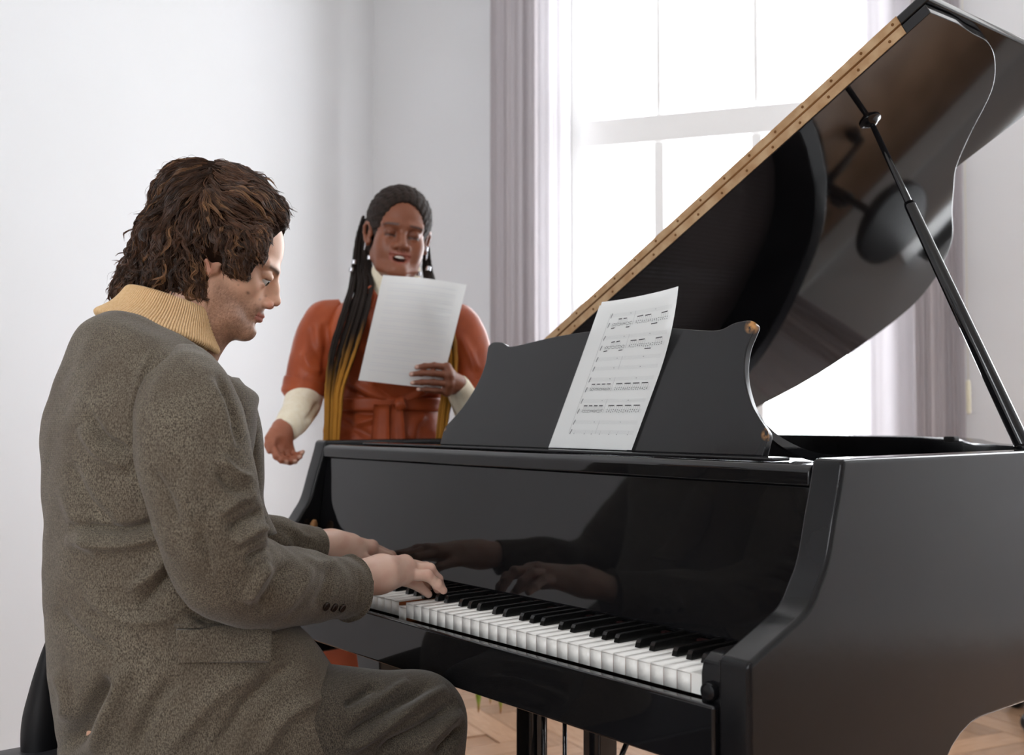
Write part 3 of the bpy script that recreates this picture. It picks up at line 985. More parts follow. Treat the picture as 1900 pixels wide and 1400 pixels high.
def loft(rings, nseg=8, sides=64, power=2.0, cap=True, start=0.0):
    """surface through rings (centre, half-axis 1, half-axis 2[, power]); returns V, Q (quads only)"""
    C = catmull([r[0] for r in rings], nseg); A = catmull([r[1] for r in rings], nseg); B = catmull([r[2] for r in rings], nseg)
    pw = catmull([[r[3] if len(r) > 3 else power] * 3 for r in rings], nseg)[:, 0]
    t = np.linspace(0, 2 * PI, sides, endpoint=False) + start
    ct, st = np.cos(t), np.sin(t)
    V = []
    for i in range(len(C)):
        e = 2 / pw[i]
        x = np.sign(ct) * np.abs(ct) ** e; y = np.sign(st) * np.abs(st) ** e
        V.append(C[i] + x[:, None] * A[i] + y[:, None] * B[i])
    V = np.concatenate(V); n = len(C); Q = []
    k = np.arange(sides); k2 = (k + 1) % sides
    for i in range(n - 1): Q.append(np.stack([i * sides + k, i * sides + k2, (i + 1) * sides + k2, (i + 1) * sides + k], 1))
    Q = np.concatenate(Q)
    if cap:
        for i, ring in ((0, 0), (n - 1, (n - 1) * sides)):
            c = len(V); V = np.vstack([V, V[ring:ring + sides].mean(0)])
            # fan of quads (every other spoke)
            h = np.arange(0, sides, 2)
            f = np.stack([np.full(len(h), c), ring + h, ring + (h + 1) % sides, ring + (h + 2) % sides], 1)
            if i == 0: f = f[:, ::-1]
            Q = np.concatenate([Q, f])
    # outward normals
    cc = V.mean(0)
    if ((normals(V, Q) * (V - cc)).sum(1)).mean() < 0: Q = Q[:, ::-1]
    return V, Q


def seg_dist(u, v, line):
    """distance in pixels of points to a polyline and the parameter 0..1 along it"""
    line = np.asarray(line, float)
    L = np.concatenate([[0], np.cumsum(np.linalg.norm(np.diff(line, axis=0), axis=1))])
    best = np.full(len(u), 1e9); par = np.zeros(len(u)); side = np.zeros(len(u))
    for i in range(len(line) - 1):
        a, b = line[i], line[i + 1]; d = b - a; l2 = d @ d
        t = np.clip(((u - a[0]) * d[0] + (v - a[1]) * d[1]) / l2, 0, 1)
        qx, qy = u - a[0] - t * d[0], v - a[1] - t * d[1]
        q = np.hypot(qx, qy); m = q < best
        best[m] = q[m]; par[m] = (L[i] + t[m] * math.sqrt(l2)) / L[-1]
        side[m] = np.sign(d[0] * qy[m] - d[1] * qx[m])
    return best, par, side


def folds(V, Q, lines, centre=None):
    """press creases and raise ridges of cloth along lines given where the photograph shows them.
    line = (points, height in metres, half width in pixels)"""
    N = normals(V, Q)
    q = V - CAM; d = q @ FW
    u = CU + FPX * (q @ RT) / d; v = CV - FPX * (q @ UP) / d
    face = np.clip(-(N @ FW) * 3 + .3, 0, 1)
    out = np.zeros(len(V))
    for pts, h, w in lines:
        pts = catmull(pts, 6) if len(pts) > 2 else np.asarray(pts, float)
        bd, par, sd = seg_dist(u, v, pts)
        taper = np.clip(np.minimum(par, 1 - par) * 5, 0, 1) ** .7
        out += (1.7 if w > 4 else 1.0) * h * np.exp(-(bd / (w * .9)) ** 2) * taper
    return V + N * (out * face)[:, None]


def tint_of(V, base):
    return np.tile(np.array(base[:3], float), (len(V), 1))


def paint(C, w, col):
    """mix colour col into C with weights w (0..1)"""
    w = np.clip(w, 0, 1)[:, None]
    return C * (1 - w) + np.array(col[:3]) * w


def vnoise(p, s, seed=0):
    """cheap smooth noise from sines, about -1..1"""
    r = np.random.RandomState(seed); o = 0
    for k in range(6):
        d = r.normal(size=3); d /= np.linalg.norm(d)
        d2 = r.normal(size=3); d2 /= np.linalg.norm(d2)
        o = o + np.sin(p @ d * s * (1 + .35 * k) + r.uniform(0, 6) + 1.3 * np.sin(p @ d2 * s * .8 + r.uniform(0, 6)))
    return o / 3.2


class Frame3:
    """local frame: forward F, left L, up U"""
    def __init__(self, o, F, L, U, s=1.0):
        self.o, self.F, self.L, self.U, self.s = np.asarray(o, float), unit(F), unit(L), unit(U), s
        self.R = np.stack([self.F, self.L, self.U])
    def __call__(self, x, y, z): return self.o + self.s * (self.F * x + self.L * y + self.U * z)
    def back(self, p): return ((np.asarray(p) - self.o) @ self.R.T) / self.s


def head_frame(o, yaw_deg, pitch_deg, roll_deg=0, s=1.0):
    """yaw: 0 looks away from the camera, 90 to the right of the picture, 180 at the camera; pitch > 0 looks down"""
    a = math.radians(yaw_deg)
    f = FW0 * math.cos(a) + RT * math.sin(a)
    p = math.radians(pitch_deg)
    F = f * math.cos(p) - ZZ * math.sin(p); U = f * math.sin(p) + ZZ * math.cos(p)
    L = np.cross(U, F)
    r = math.radians(roll_deg)
    L, U = L * math.cos(r) + U * math.sin(r), U * math.cos(r) - L * math.sin(r)
    return Frame3(o, F, L, U, s)


def hand_field(wrist, knuckles, fingers, thumb, forearm=None, s=1.0, res=.0014, wr=(.021, .021), fr=None, pr=.0115):
    """continuous hand: forearm, palm, four fingers with joints, thumb.  fingers: for each, the points after the knuckle"""
    pts = [wrist] + list(knuckles) + [p for f in fingers for p in f] + list(thumb) + ([forearm] if forearm is not None else [])
    pts = np.array(pts)
    F = Field(pts.min(0) - .035 * s, pts.max(0) + .035 * s, res)
    if forearm is not None: F.cone(forearm, wrist, .029 * s, wr[0] * s, .01)
    for i, kp in enumerate(knuckles):
        kp = np.asarray(kp)
        F.cone(wrist, kp, wr[1] * .92 * s, pr * s, .016 * s)
    for i in range(3): F.cone(knuckles[i], knuckles[i + 1], pr * .98 * s, pr * .98 * s, .008 * s)
    fr = fr or [(.0098, .0088, .0080, .0066), (.0100, .0090, .0082, .0068), (.0096, .0086, .0078, .0064), (.0086, .0076, .0068, .0056)]
    for kp, f, r in zip(knuckles, fingers, fr):
        chain = [np.asarray(kp)] + [np.asarray(p) for p in f]
        G = Field(F.lo, F.lo + (F.n - 1) * F.res, res) if False else None
        rr = [x * s for x in r][:len(chain)]
        for i in range(len(chain) - 1):
            F.cone(chain[i], chain[i + 1], rr[i], rr[i + 1], .0030 * s)
        for i in range(1, len(chain) - 1): F.ell(chain[i], rr[i] * 1.10, .003 * s)      # joints a little thicker
    th = [np.asarray(p) for p in thumb]
    tr = [.0140, .0105, .0092, .0070]
    for i in range(len(th) - 1): F.cone(th[i], th[i + 1], tr[i] * s, tr[i + 1] * s, (.014 if i == 0 else .004) * s)
    # web between thumb and palm
    F.cone(th[0] * .5 + th[1] * .5, np.asarray(knuckles[0]) * .75 + np.asarray(wrist) * .25, .0085 * s, .0085 * s, .010 * s)
    return F

# ------------------------------------------------------------------ cloth and skin materials
def tweed_mat(name, c1, c2, c3, axis_scale=900):
    m, nt, b = new_mat(name)
    tc = node(nt, 'ShaderNodeTexCoord')
    w1 = node(nt, 'ShaderNodeTexWave', wave_type='BANDS', bands_direction='Z'); w1.inputs['Scale'].default_value = 110; w1.inputs['Distortion'].default_value = 3.5; w1.inputs['Detail'].default_value = 3; w1.inputs['Detail Scale'].default_value = 6
    n1 = node(nt, 'ShaderNodeTexNoise'); n1.inputs['Scale'].default_value = axis_scale; n1.inputs['Detail'].default_value = 2
    n2 = node(nt, 'ShaderNodeTexNoise'); n2.inputs['Scale'].default_value = 14; n2.inputs['Detail'].default_value = 5
    mp = node(nt, 'ShaderNodeMapping'); mp.inputs['Scale'].default_value = (1, 1, .45)
    nt.links.new(tc.outputs['Object'], mp.inputs['Vector']); nt.links.new(mp.outputs[0], n1.inputs['Vector'])
    nt.links.new(tc.outputs['Object'], w1.inputs['Vector']); nt.links.new(tc.outputs['Object'], n2.inputs['Vector'])
    r1 = node(nt, 'ShaderNodeValToRGB'); r1.color_ramp.elements[0].position = .36; r1.color_ramp.elements[1].position = .66
    r1.color_ramp.elements[0].color = c1; r1.color_ramp.elements[1].color = c2
    nt.links.new(n1.outputs['Fac'], r1.inputs['Fac'])
    mx = node(nt, 'ShaderNodeMix', data_type='RGBA'); mx.inputs[7].default_value = c3
    mr = node(nt, 'ShaderNodeMapRange'); mr.inputs[1].default_value = .3; mr.inputs[2].default_value = .75; mr.inputs[4].default_value = .6
    nt.links.new(n2.outputs['Fac'], mr.inputs[0]); nt.links.new(mr.outputs[0], mx.inputs[0]); nt.links.new(r1.outputs[0], mx.inputs[6])
    nt.links.new(mx.outputs[2], b.inputs['Base Color'])
    b.inputs['Roughness'].default_value = .85; b.inputs['Specular IOR Level'].default_value = .2
    b.inputs['Sheen Weight'].default_value = .25; b.inputs['Sheen Roughness'].default_value = .4
    ad = node(nt, 'ShaderNodeMath', operation='MULTIPLY_ADD'); ad.inputs[1].default_value = .6
    nt.links.new(w1.outputs['Fac'], ad.inputs[0]); nt.links.new(n1.outputs['Fac'], ad.inputs[2])
    bp = node(nt, 'ShaderNodeBump'); bp.inputs['Strength'].default_value = .35; bp.inputs['Distance'].default_value = .0012
    nt.links.new(ad.outputs[0], bp.inputs['Height']); nt.links.new(bp.outputs['Normal'], b.inputs['Normal'])
    return m


M['tweed'] = tweed_mat('brown_grey_tweed', srgb(62, 55, 47), srgb(142, 133, 116), srgb(84, 73, 61), 760)
M['trouser'] = tweed_mat('dark_tweed', srgb(44, 39, 34), srgb(106, 99, 86), srgb(60, 52, 44), 760)
M['lining'] = simple('black_lining', (.006, .006, .007, 1), .5, .3)
M['button'] = simple('dark_horn_button', srgb(44, 32, 26), .25, .5)
M['knit'] = simple('camel_knit', srgb(236, 202, 156), .85, .15, noise=(260, srgb(226, 188, 138), 3), bump=(500, .25), sheen=.3)
M['skin'] = tinted('skin', .42, .45, .12, (420, .12))
M['hair'] = tinted('hair', .33, .55)
M['eye_white'] = simple('eye_white', srgb(225, 220, 214), .15, .5)
M['iris'] = simple('dark_iris', srgb(34, 24, 18), .08, .6)
M['shoe'] = simple('black_leather', (.012, .011, .010, 1), .35, .5)
M['bench_leather'] = simple('grey_black_leather', srgb(52, 52, 55), .45, .4, bump=(160, .25))

# ------------------------------------------------------------------ the bench
bench = thing('piano_bench', 'black padded piano bench under the seated man', 'bench', (-.69, -.46, 0))
for i, (x0, x1) in enumerate(((-1.01, -.37),)):
    V = []
    nx, ny = 20, 12
    top = lambda a, b: .512 + .016 * (1 - abs(2 * a - 1) ** 5) * (1 - abs(2 * b - 1) ** 5)
    V = [(x0 + (x1 - x0) * i_ / nx, -.66 + .40 * j / ny, top(i_ / nx, j / ny)) for j in range(ny + 1) for i_ in range(nx + 1)]
    Fc = [(j * (nx + 1) + i_, j * (nx + 1) + i_ + 1, (j + 1) * (nx + 1) + i_ + 1, (j + 1) * (nx + 1) + i_) for j in range(ny) for i_ in range(nx)]
    obj('cushion', V, Fc, M['bench_leather'], bench, True)
box('seat_frame', (-1.01, -.66, .43), (-.37, -.26, .512), M['bench_leather'], bench, .008)
for x in (-.98, -.40):
    for y in (-.63, -.29): box('leg', (x - .02, y - .02, 0), (x + .02, y + .02, .43), M['lacquer'], bench, .004)

# ------------------------------------------------------------------ the pianist
man = thing('person', 'man in a brown-grey tweed suit and camel turtleneck seated at the keyboard, playing', 'person', (-.69, -.45, 0))
HF = head_frame(P(400, 483, 1.62), 80, 21, 0, .905)
HF.o = HF.o + HF.L * .064
SK = srgb(226, 178, 150)


def build_head(F, H, man_=True):
    e = lambda c, r, k=.01, op='add': F.ell(H(*c), np.array(r) * H.s, k * H.s, H.R, op)
    c = lambda a, b, ra, rb, k=.008, op='add': F.cone(H(*a), H(*b), ra * H.s, rb * H.s, k * H.s, op)
    e((-.008, 0, .052), (.096, .075, .082), .01)                      # cranium
    e((.033, 0, .042), (.058, .063, .066), .02)                       # forehead
    e((.036, 0, -.022), (.052, .056, .068), .02)                      # mid face
    e((.010, 0, -.03), (.05, .060, .05), .02)
    e((.072, 0, -.050), (.026, .030, .034), .02)                      # mouth mound
    for s in (1, -1):
        c((.004, .050 * s, -.048), (.050, .038 * s, -.078), .017, .016, .02)     # jaw
        c((.050, .038 * s, -.078), (.080, .012 * s, -.090), .016, .016, .015)
        e((.052, .044 * s, -.012), (.028, .018, .020), .018)          # cheekbone
        c((.090, .012 * s, .026), (.076, .046 * s, .028), .009, .008, .014)      # brow
    e((.082, 0, -.086), (.017, .020, .016), .012)                     # chin
    for s in (1, -1): e((.097, .031 * s, .006), (.016, .017, .011), .014, 'sub')  # eye sockets
    if man_:
        c((.089, 0, .022), (.101, 0, -.002), .0085, .0080, .010); c((.101, 0, -.002), (.110, 0, -.020), .0080, .0085, .006)
        e((.1095, 0, -.0215), (.0095, .0098, .0082), .006)
        e((.089, 0, -.010), (.018, .0115, .025), .008)
        for s in (1, -1):
            e((.101, .0125 * s, -.031), (.010, .0070, .0075), .006)
            e((.105, .0068 * s, -.0395), (.0055, .0030, .0040), .002, 'sub')
    else:
        c((.086, 0, .018), (.096, 0, -.010), .0085, .0090, .010); c((.096, 0, -.010), (.103, 0, -.024), .0090, .0115, .006)
        e((.102, 0, -.027), (.010, .013, .0095), .006)
        for s in (1, -1):
            e((.096, .0165 * s, -.029), (.010, .0085, .0080), .006)
            e((.100, .0085 * s, -.0370), (.0055, .0038, .0040), .002, 'sub')
    # ears
    for s in (1, -1):
        Y = (lambda y: y * s)
        pts = [(.010, Y(.070), .004), (.014, Y(.074), .018), (.008, Y(.080), .031), (-.006, Y(.085), .035), (-.018, Y(.088), .026), (-.020, Y(.087), .010), (-.012, Y(.083), -.008), (-.002, Y(.077), -.020), (.006, Y(.073), -.016)]
        rr = [.0035, .004, .0042, .0044, .0046, .0044, .0044, .0062, .004]
        for i in range(len(pts) - 1): c(pts[i], pts[i + 1], rr[i], rr[i + 1], .003)
        F.ell(H(-.004, Y(.074), .006), np.array((.017, .0055, .024)) * H.s, .006, H.R)
        e((.001, Y(.083), .004), (.0070, .0045, .0095), .005, 'sub')
    return e, c


def lips_closed(e, c):
    for s in (1, -1):
        c((.0985, 0, -.0530), (.086, .021 * s, -.0580), .0052, .0028, .004)
        c((.0965, 0, -.0630), (.085, .020 * s, -.0590), .0058, .0028, .004)
    for s in (1, -1): c((.1045, 0, -.0578), (.088, .022 * s, -.0585), .0012, .0010, .002, 'sub')
    e((.1005, 0, -.0735), (.008, .014, .005), .008, 'sub')
    e((.1040, 0, -.0465), (.004, .003, .006), .004, 'sub')


F = Field(P(300, 640, 1.66) - .16, P(450, 330, 1.70) + .19, .0019)
e, c = build_head(F, HF)
lips_closed(e, c)
for s in (1, -1):                                                     # lids over the eyeballs
    F.ell(HF(.0795, .0315 * s, .0105), (.0145, .0150, .0100), .003, HF.R)
    F.ell(HF(.0745, .0315 * s, -.0050), (.0125, .0140, .0065), .004, HF.R)
    F.ell(HF(.0950, .0315 * s, .0012), (.0085, .0130, .0030), .0015, HF.R, 'sub')
nb = P(302, 665, 1.66)
F.cone(HF(-.018, 0, -.030), nb, .056, .062, .03)
F.cone(HF(.022, 0, -.070), nb + HF.F * .03, .034, .045, .03)          # throat
hv, hq = F.surface(1)
hl = HF.back(hv)
hc = tint_of(hv, SK)
ns = vnoise(hl, 900, 3) * .5 + vnoise(hl, 2200, 4) * .5
jaw = np.clip((-.020 - hl[:, 2] + .22 * (.045 - hl[:, 0])) / .028, 0, 1) * np.clip((hl[:, 0] - .002) / .02, 0, 1) * np.clip((-.01 - hl[:, 2]) / .02, 0, 1)
must = np.exp(-((hl[:, 2] + .047) / .006) ** 2) * np.clip((hl[:, 0] - .08) / .01, 0, 1)
hc = paint(hc, .80 * np.clip(jaw * (.78 + .32 * ns), 0, 1) + .4 * must, srgb(112, 76, 54))
hc = paint(hc, .5 * np.exp(-(((hl[:, 0] - .11) / .012) ** 2 + ((hl[:, 2] + .032) / .010) ** 2)), srgb(206, 120, 104))      # nose tip
lip = np.exp(-((hl[:, 2] + .058) / .0075) ** 4) * np.clip((hl[:, 0] - .088) / .004, 0, 1) * (np.abs(hl[:, 1]) < .021)
hc = paint(hc, .75 * lip, srgb(186, 110, 100))
brow = np.exp(-((hl[:, 2] - .0265 - .12 * (np.abs(hl[:, 1]) - .03) * (np.abs(hl[:, 1]) < .03)) / .0045) ** 2) * np.clip((np.abs(hl[:, 1]) - .010) / .004, 0, 1) * np.clip((.056 - np.abs(hl[:, 1])) / .01, 0, 1) * (hl[:, 0] > .06)
hc = paint(hc, .88 * brow, srgb(56, 38, 28))
ear = np.clip((np.abs(hl[:, 1]) - .076) / .006, 0, 1)
hc = paint(hc, .35 * ear, srgb(206, 116, 98))
lash = np.exp(-((hl[:, 2] - .0040) / .0022) ** 2) * np.clip((hl[:, 0] - .082) / .003, 0, 1) * (np.abs(np.abs(hl[:, 1]) - .0315) < .0145)
hc = paint(hc, .8 * lash, srgb(60, 40, 32))
mole = P(447, 539, 1.60); md = np.linalg.norm(np.stack([(hv - mole) @ RT, (hv - mole) @ UP], 1), axis=1)
near_side = hl[:, 1] < 0
hc = paint(hc, .85 * np.exp(-(md / .0024) ** 2) * near_side, srgb(96, 58, 44))
for q_ in ((432, 525), (462, 549), (455, 560), (470, 541)):
    m_ = P(*q_, 1.60); md = np.linalg.norm(np.stack([(hv - m_) @ RT, (hv - m_) @ UP], 1), axis=1)
    hc = paint(hc, .45 * np.exp(-(md / .0014) ** 2) * near_side, srgb(110, 70, 54))
head_part = (hv, hq, hc)

# hands
RHW = P(708, 1063, 1.803)
r_kn = [P(744, 1046, 1.905), P(752, 1045, 1.888), P(757, 1052, 1.868), P(752, 1066, 1.848)]
r_fg = [[P(778, 1064, 1.940), P(789, 1085, 1.946), P(796, 1100, 1.947)],
        [P(790, 1053, 1.925), P(804, 1074, 1.935), P(812, 1093, 1.938)],
        [P(797, 1055, 1.890), P(812, 1074, 1.902), P(820, 1091, 1.908)],
        [P(793, 1067, 1.866), P(811, 1083, 1.876), P(823, 1095, 1.884)]]
r_th = [P(728, 1070, 1.860), P(752, 1076, 1.890), P(776, 1086, 1.912), P(795, 1102, 1.920)]
FRAD = [(.0105, .0097, .0088, .0072), (.0108, .0100, .0090, .0074), (.0106, .0098, .0088, .0072), (.0104, .0094, .0084, .0068)]
FR = hand_field(RHW, r_kn, r_fg, r_th, P(640, 1082, 1.735), 1.0, .0014, (.0255, .0255), FRAD, .0128)
FR.cone(P(700, 1074, 1.793), P(742, 1066, 1.838), .0225, .0150, .014)
FR.cone(P(684, 1068, 1.780), P(708, 1063, 1.803), .0300, .0275, .01)
rhv, rhq = FR.surface(2)
LHW = P(616, 1013, 2.045)
l_kn = [P(688, 1017, 2.115), P(690, 1014, 2.138), P(686, 1016, 2.160), P(678, 1022, 2.178)]
l_fg = [[P(722, 1032, 2.150), P(738, 1048, 2.166), P(746, 1063, 2.172)],
        [P(726, 1030, 2.180), P(742, 1046, 2.196), P(748, 1060, 2.203)],
        [P(720, 1030, 2.205), P(734, 1046, 2.222), P(740, 1058, 2.230)],
        [P(706, 1034, 2.220), P(718, 1046, 2.235), P(724, 1057, 2.242)]]
l_th = [P(642, 1024, 2.055), P(672, 1034, 2.080), P(700, 1046, 2.102), P(716, 1062, 2.115)]
FL = hand_field(LHW, l_kn, l_fg, l_th, P(560, 1005, 1.985), 1.0, .0015, (.026, .026))
FL.cone(P(600, 1012, 2.03), P(650, 1012, 2.08), .028, .022, .012)
lhv, lhq = FL.surface(2)


def hand_tint(V, base, kn, fg, thumb, red, nail=None):
    C = tint_of(V, base)
    for q in kn: C = paint(C, .30 * np.exp(-(np.linalg.norm(V - q, axis=1) / .014) ** 2), red)
    for f in fg:
        for q in f[:-1]: C = paint(C, .28 * np.exp(-(np.linalg.norm(V - q, axis=1) / .010) ** 2), red)
        C = paint(C, .35 * np.exp(-(np.linalg.norm(V - f[-1], axis=1) / .012) ** 2), red)
        if nail is not None:
            d_ = unit(np.asarray(f[-1]) - np.asarray(f[-2])); 
            C = paint(C, np.exp(-(np.linalg.norm(V - (f[-1] + nail[1] * .006), axis=1) / .0062) ** 4), nail[0])
    C = paint(C, .18 * np.clip(vnoise(V, 120, 8), 0, 1), red)
    return C


RED = srgb(206, 132, 112)
HSK = srgb(236, 198, 178)
rhc = hand_tint(rhv, HSK, r_kn, r_fg, r_th, RED); lhc = hand_tint(lhv, HSK, l_kn, l_fg, l_th, RED)
# trunk and limbs inside the clothes join head and hands into one body
FB = Field((-1.12, -.72, .50), (-.34, .12, 1.26), .009)
SHR, SHL = np.array([-.50, -.47, 1.075]), np.array([-.87, -.47, 1.075])
ELR, ELL = P(412, 1062, 1.485), np.array([-.965, -.41, .86])
FB.chain([nb, np.array([-.69, -.46, 1.02]), np.array([-.69, -.47, .80]), np.array([-.69, -.46, .62])], [.06, .11, .105, .10], .05)
FB.cone(SHR, SHL, .045, .045, .05)
FB.chain([SHR, ELR, P(640, 1082, 1.735)], [.042, .036, .029], .02); FB.chain([SHL, ELL, P(560, 1005, 1.985)], [.042, .036, .029], .02)
bv, bq = FB.surface(1)
V, Q, C = join([(bv, bq, tint_of(bv, SK)), head_part, (rhv, rhq, rhc), (lhv, lhq, lhc)])
nobj('body', V, Q, M['skin'], man, True, C)
for s in (1, -1):
    oc = HF(.0790, .0315 * s, .0035)
    lathe('eye', [(.0002, -.0118), (.006, -.0102), (.0104, -.0056), (.0118, 0), (.0104, .0056), (.0062, .0100)], oc, M['eye_white'], man, 20, unit(HF.F - .35 * HF.U))
    lathe('iris', [(.0062, .0098), (.0058, .0106), (.003, .0116), (.0002, .0119)], oc, M['iris'], man, 16, unit(HF.F - .35 * HF.U))

# jacket body: rings from neckline to skirt
def torso_ring(v, uL, a, b, x=-.685, tilt=0.0, pw=2.2):
    hw = math.hypot(a * RT[0], b * RT[1])
    y = -.45
    for _ in range(30):
        lat = RT[0] * (x - CAM[0]) + RT[1] * (y - CAM[1]); dep = FW0[0] * (x - CAM[0]) + FW0[1] * (y - CAM[1])
        u = CU + FPX * (lat - hw) / dep
        y += (uL - u) * .0006
    z = CAM[2] - (v - 770) * dep / FPX
    t = math.radians(tilt)
    return (np.array([x, y, z]), np.array([a, 0, 0]), np.array([0, b * math.cos(t), -b * math.sin(t)]), pw)


rings = [(P(304, 630, 1.630), np.array([.074, 0, 0]), np.array([0, .074, -.040]), 2.0),
         (P(300, 638, 1.625), np.array([.098, 0, .0]), np.array([0, .088, -.042]), 2.0),
         torso_ring(664, 128, .146, .112, tilt=24, pw=2.05),
         torso_ring(700, 103, .188, .131, tilt=14, pw=2.2),
         torso_ring(748, 80, .204, .132, tilt=6, pw=2.4), torso_ring(805, 70, .202, .136, tilt=2, pw=2.4),
         torso_ring(870, 72, .197, .135), torso_ring(950, 78, .190, .135), torso_ring(1040, 83, .188, .140), torso_ring(1120, 92, .192, .155),
         torso_ring(1190, 106, .210, .188), torso_ring(1260, 119, .222, .206), torso_ring(1330, 132, .227, .212), torso_ring(1470, 140, .230, .214)]
jv, jq = loft(rings, 22, 288)
J_LINES = [
    ([(162, 765), (192, 812), (243, 838)], -.006, 10), ([(150, 790), (186, 838), (240, 868)], .005, 11),
    ([(132, 972), (228, 983), (318, 955)], -.009, 9), ([(120, 1000), (220, 1012), (330, 985)], .007, 12),
    ([(130, 860), (165, 930), (215, 985)], -.005, 13), ([(110, 900), (150, 975), (190, 1040)], .004, 14),
    ([(335, 985), (320, 1060), (255, 1130)], -.007, 13), ([(318, 990), (295, 1050), (235, 1100)], .006, 12),
    ([(205, 1255), (160, 1330), (118, 1398)], -.014, 17), ([(240, 1230), (205, 1310), (170, 1400)], .008, 18),
    ([(100, 1240), (120, 1290), (118, 1340)], .005, 12), ([(330, 1255), (285, 1310), (245, 1400)], -.006, 16),
    ([(480, 1250), (400, 1290), (300, 1400)], .005, 20), ([(560, 1220), (470, 1290), (400, 1400)], -.006, 16), ([(600, 1290), (520, 1340), (480, 1410)], .005, 16),
    ([(340, 1130), (420, 1160), (560, 1155)], -.007, 10), ([(160, 1100), (230, 1150), (330, 1145)], .004, 12), ([(100, 1130), (150, 1180), (215, 1215)], -.004, 12),
    # seams
    ([(231, 930), (226, 1040), (224, 1180), (228, 1420)], -.0022, 2.4), ([(378, 1240), (376, 1320), (380, 1420)], -.0018, 2.2),
    ([(292, 640), (262, 715), (247, 775), (246, 850), (262, 905)], -.0035, 3.5), ([(286, 640), (252, 715), (238, 775)], .0015, 5),
]
jv = folds(jv, jq, J_LINES)
jn = normals(jv, jq)
jv = jv + jn * (vnoise(jv, 17, 5) * .0022 + vnoise(jv, 42, 6) * .0010)[:, None]
jacket = nobj('jacket', jv, jq, M['tweed'], man)


def surf(V, N, u, v, rad=7):
    """point and normal of a surface where the photograph shows it at (u, v)"""
    q = V - CAM; d = q @ FW
    uu = CU + FPX * (q @ RT) / d; vv = CV - FPX * (q @ UP) / d
    m = (np.abs(uu - u) < rad) & (np.abs(vv - v) < rad) & ((N @ FW) < -.05)
    if not m.any(): return surf(V, N, u, v, rad * 1.8)
    i = np.flatnonzero(m); i = i[d[i] < d[i].min() + .02]
    w = np.exp(-(((uu[i] - u) ** 2 + (vv[i] - v) ** 2) / rad ** 2))
    dd = (d[i] * w).sum() / w.sum()
    n = unit((N[i] * w[:, None]).sum(0))
    return P(u, v, dd), n


jn = normals(jv, jq)
# pocket flap with its welt
def patch(name, corners, nx, ny, off, th, mat, parent, V, N, wav=0.0):
    c = [np.asarray(p, float) for p in corners]
    top, bot = [], []
    for j in range(ny + 1):
        for i in range(nx + 1):
            s, t = i / nx, j / ny
            p = (c[0] * (1 - s) + c[1] * s) * (1 - t) + (c[3] * (1 - s) + c[2] * s) * t
            q, n_ = surf(V, N, p[0], p[1])
            lift = off + wav * math.sin(7 * s + 2 * t) * t
            top.append(q + n_ * (lift + th)); bot.append(q + n_ * (lift - .004))
    W = nx + 1; k = W * (ny + 1)
    Fc = [(j * W + i, (j + 1) * W + i, (j + 1) * W + i + 1, j * W + i + 1) for j in range(ny) for i in range(nx)]
    ring = [i for i in range(W)] + [j * W + nx for j in range(1, ny + 1)] + [ny * W + i for i in range(nx - 1, -1, -1)] + [j * W for j in range(ny - 1, 0, -1)]
    Fc += [(ring[i], ring[(i + 1) % len(ring)], ring[(i + 1) % len(ring)] + k, ring[i] + k) for i in range(len(ring))]
    o = obj(name, top + bot, Fc, mat, parent, True)
    return bev(o, .0008, 2, 50)


patch('pocket_flap', [(327, 1166), (497, 1172), (494, 1229), (331, 1228)], 18, 7, .004, .0055, M['tweed'], jacket, jv, jn, .0012)
patch('pocket_welt', [(323, 1158), (500, 1164), (498, 1170), (325, 1164)], 18, 2, .001, .0030, M['tweed'], jacket, jv, jn)
# dark lining of the left skirt where the back vent opens
lr = [(P(100, 1170, 1.74), .006, .01), (P(98, 1215, 1.75), .018, .03), (P(94, 1275, 1.76), .030, .045), (P(90, 1335, 1.765), .038, .055), (P(90, 1400, 1.77), .036, .06), (P(98, 1470, 1.77), .03, .06)]
lv, lq = loft([(p, RT * a, FW0 * b) for p, a, b in lr], 8, 40)
nobj('jacket_lining', lv, lq, M['lining'], jacket)


def sleeve(path, radii, lines, name, nseg=16, sides=112, squash=None):
    C = np.array(path); T = np.gradient(C, axis=0); T /= np.linalg.norm(T, axis=1, keepdims=True)
    rg = []; N = unit(np.cross(T[0], FW0))
    for i in range(len(C)):
        N = unit(N - T[i] * (N @ T[i])); B = np.cross(T[i], N)
        r = radii[i]; r = (r, r) if np.isscalar(r) else r
        rg.append((C[i], N * r[0], B * r[1]))
    v, q = loft(rg, nseg, sides)
    v = folds(v, q, lines)
    n_ = normals(v, q)
    v = v + n_ * (vnoise(v, 30, 7) * .0018 + vnoise(v, 70, 9) * .0009)[:, None]
    return v, q


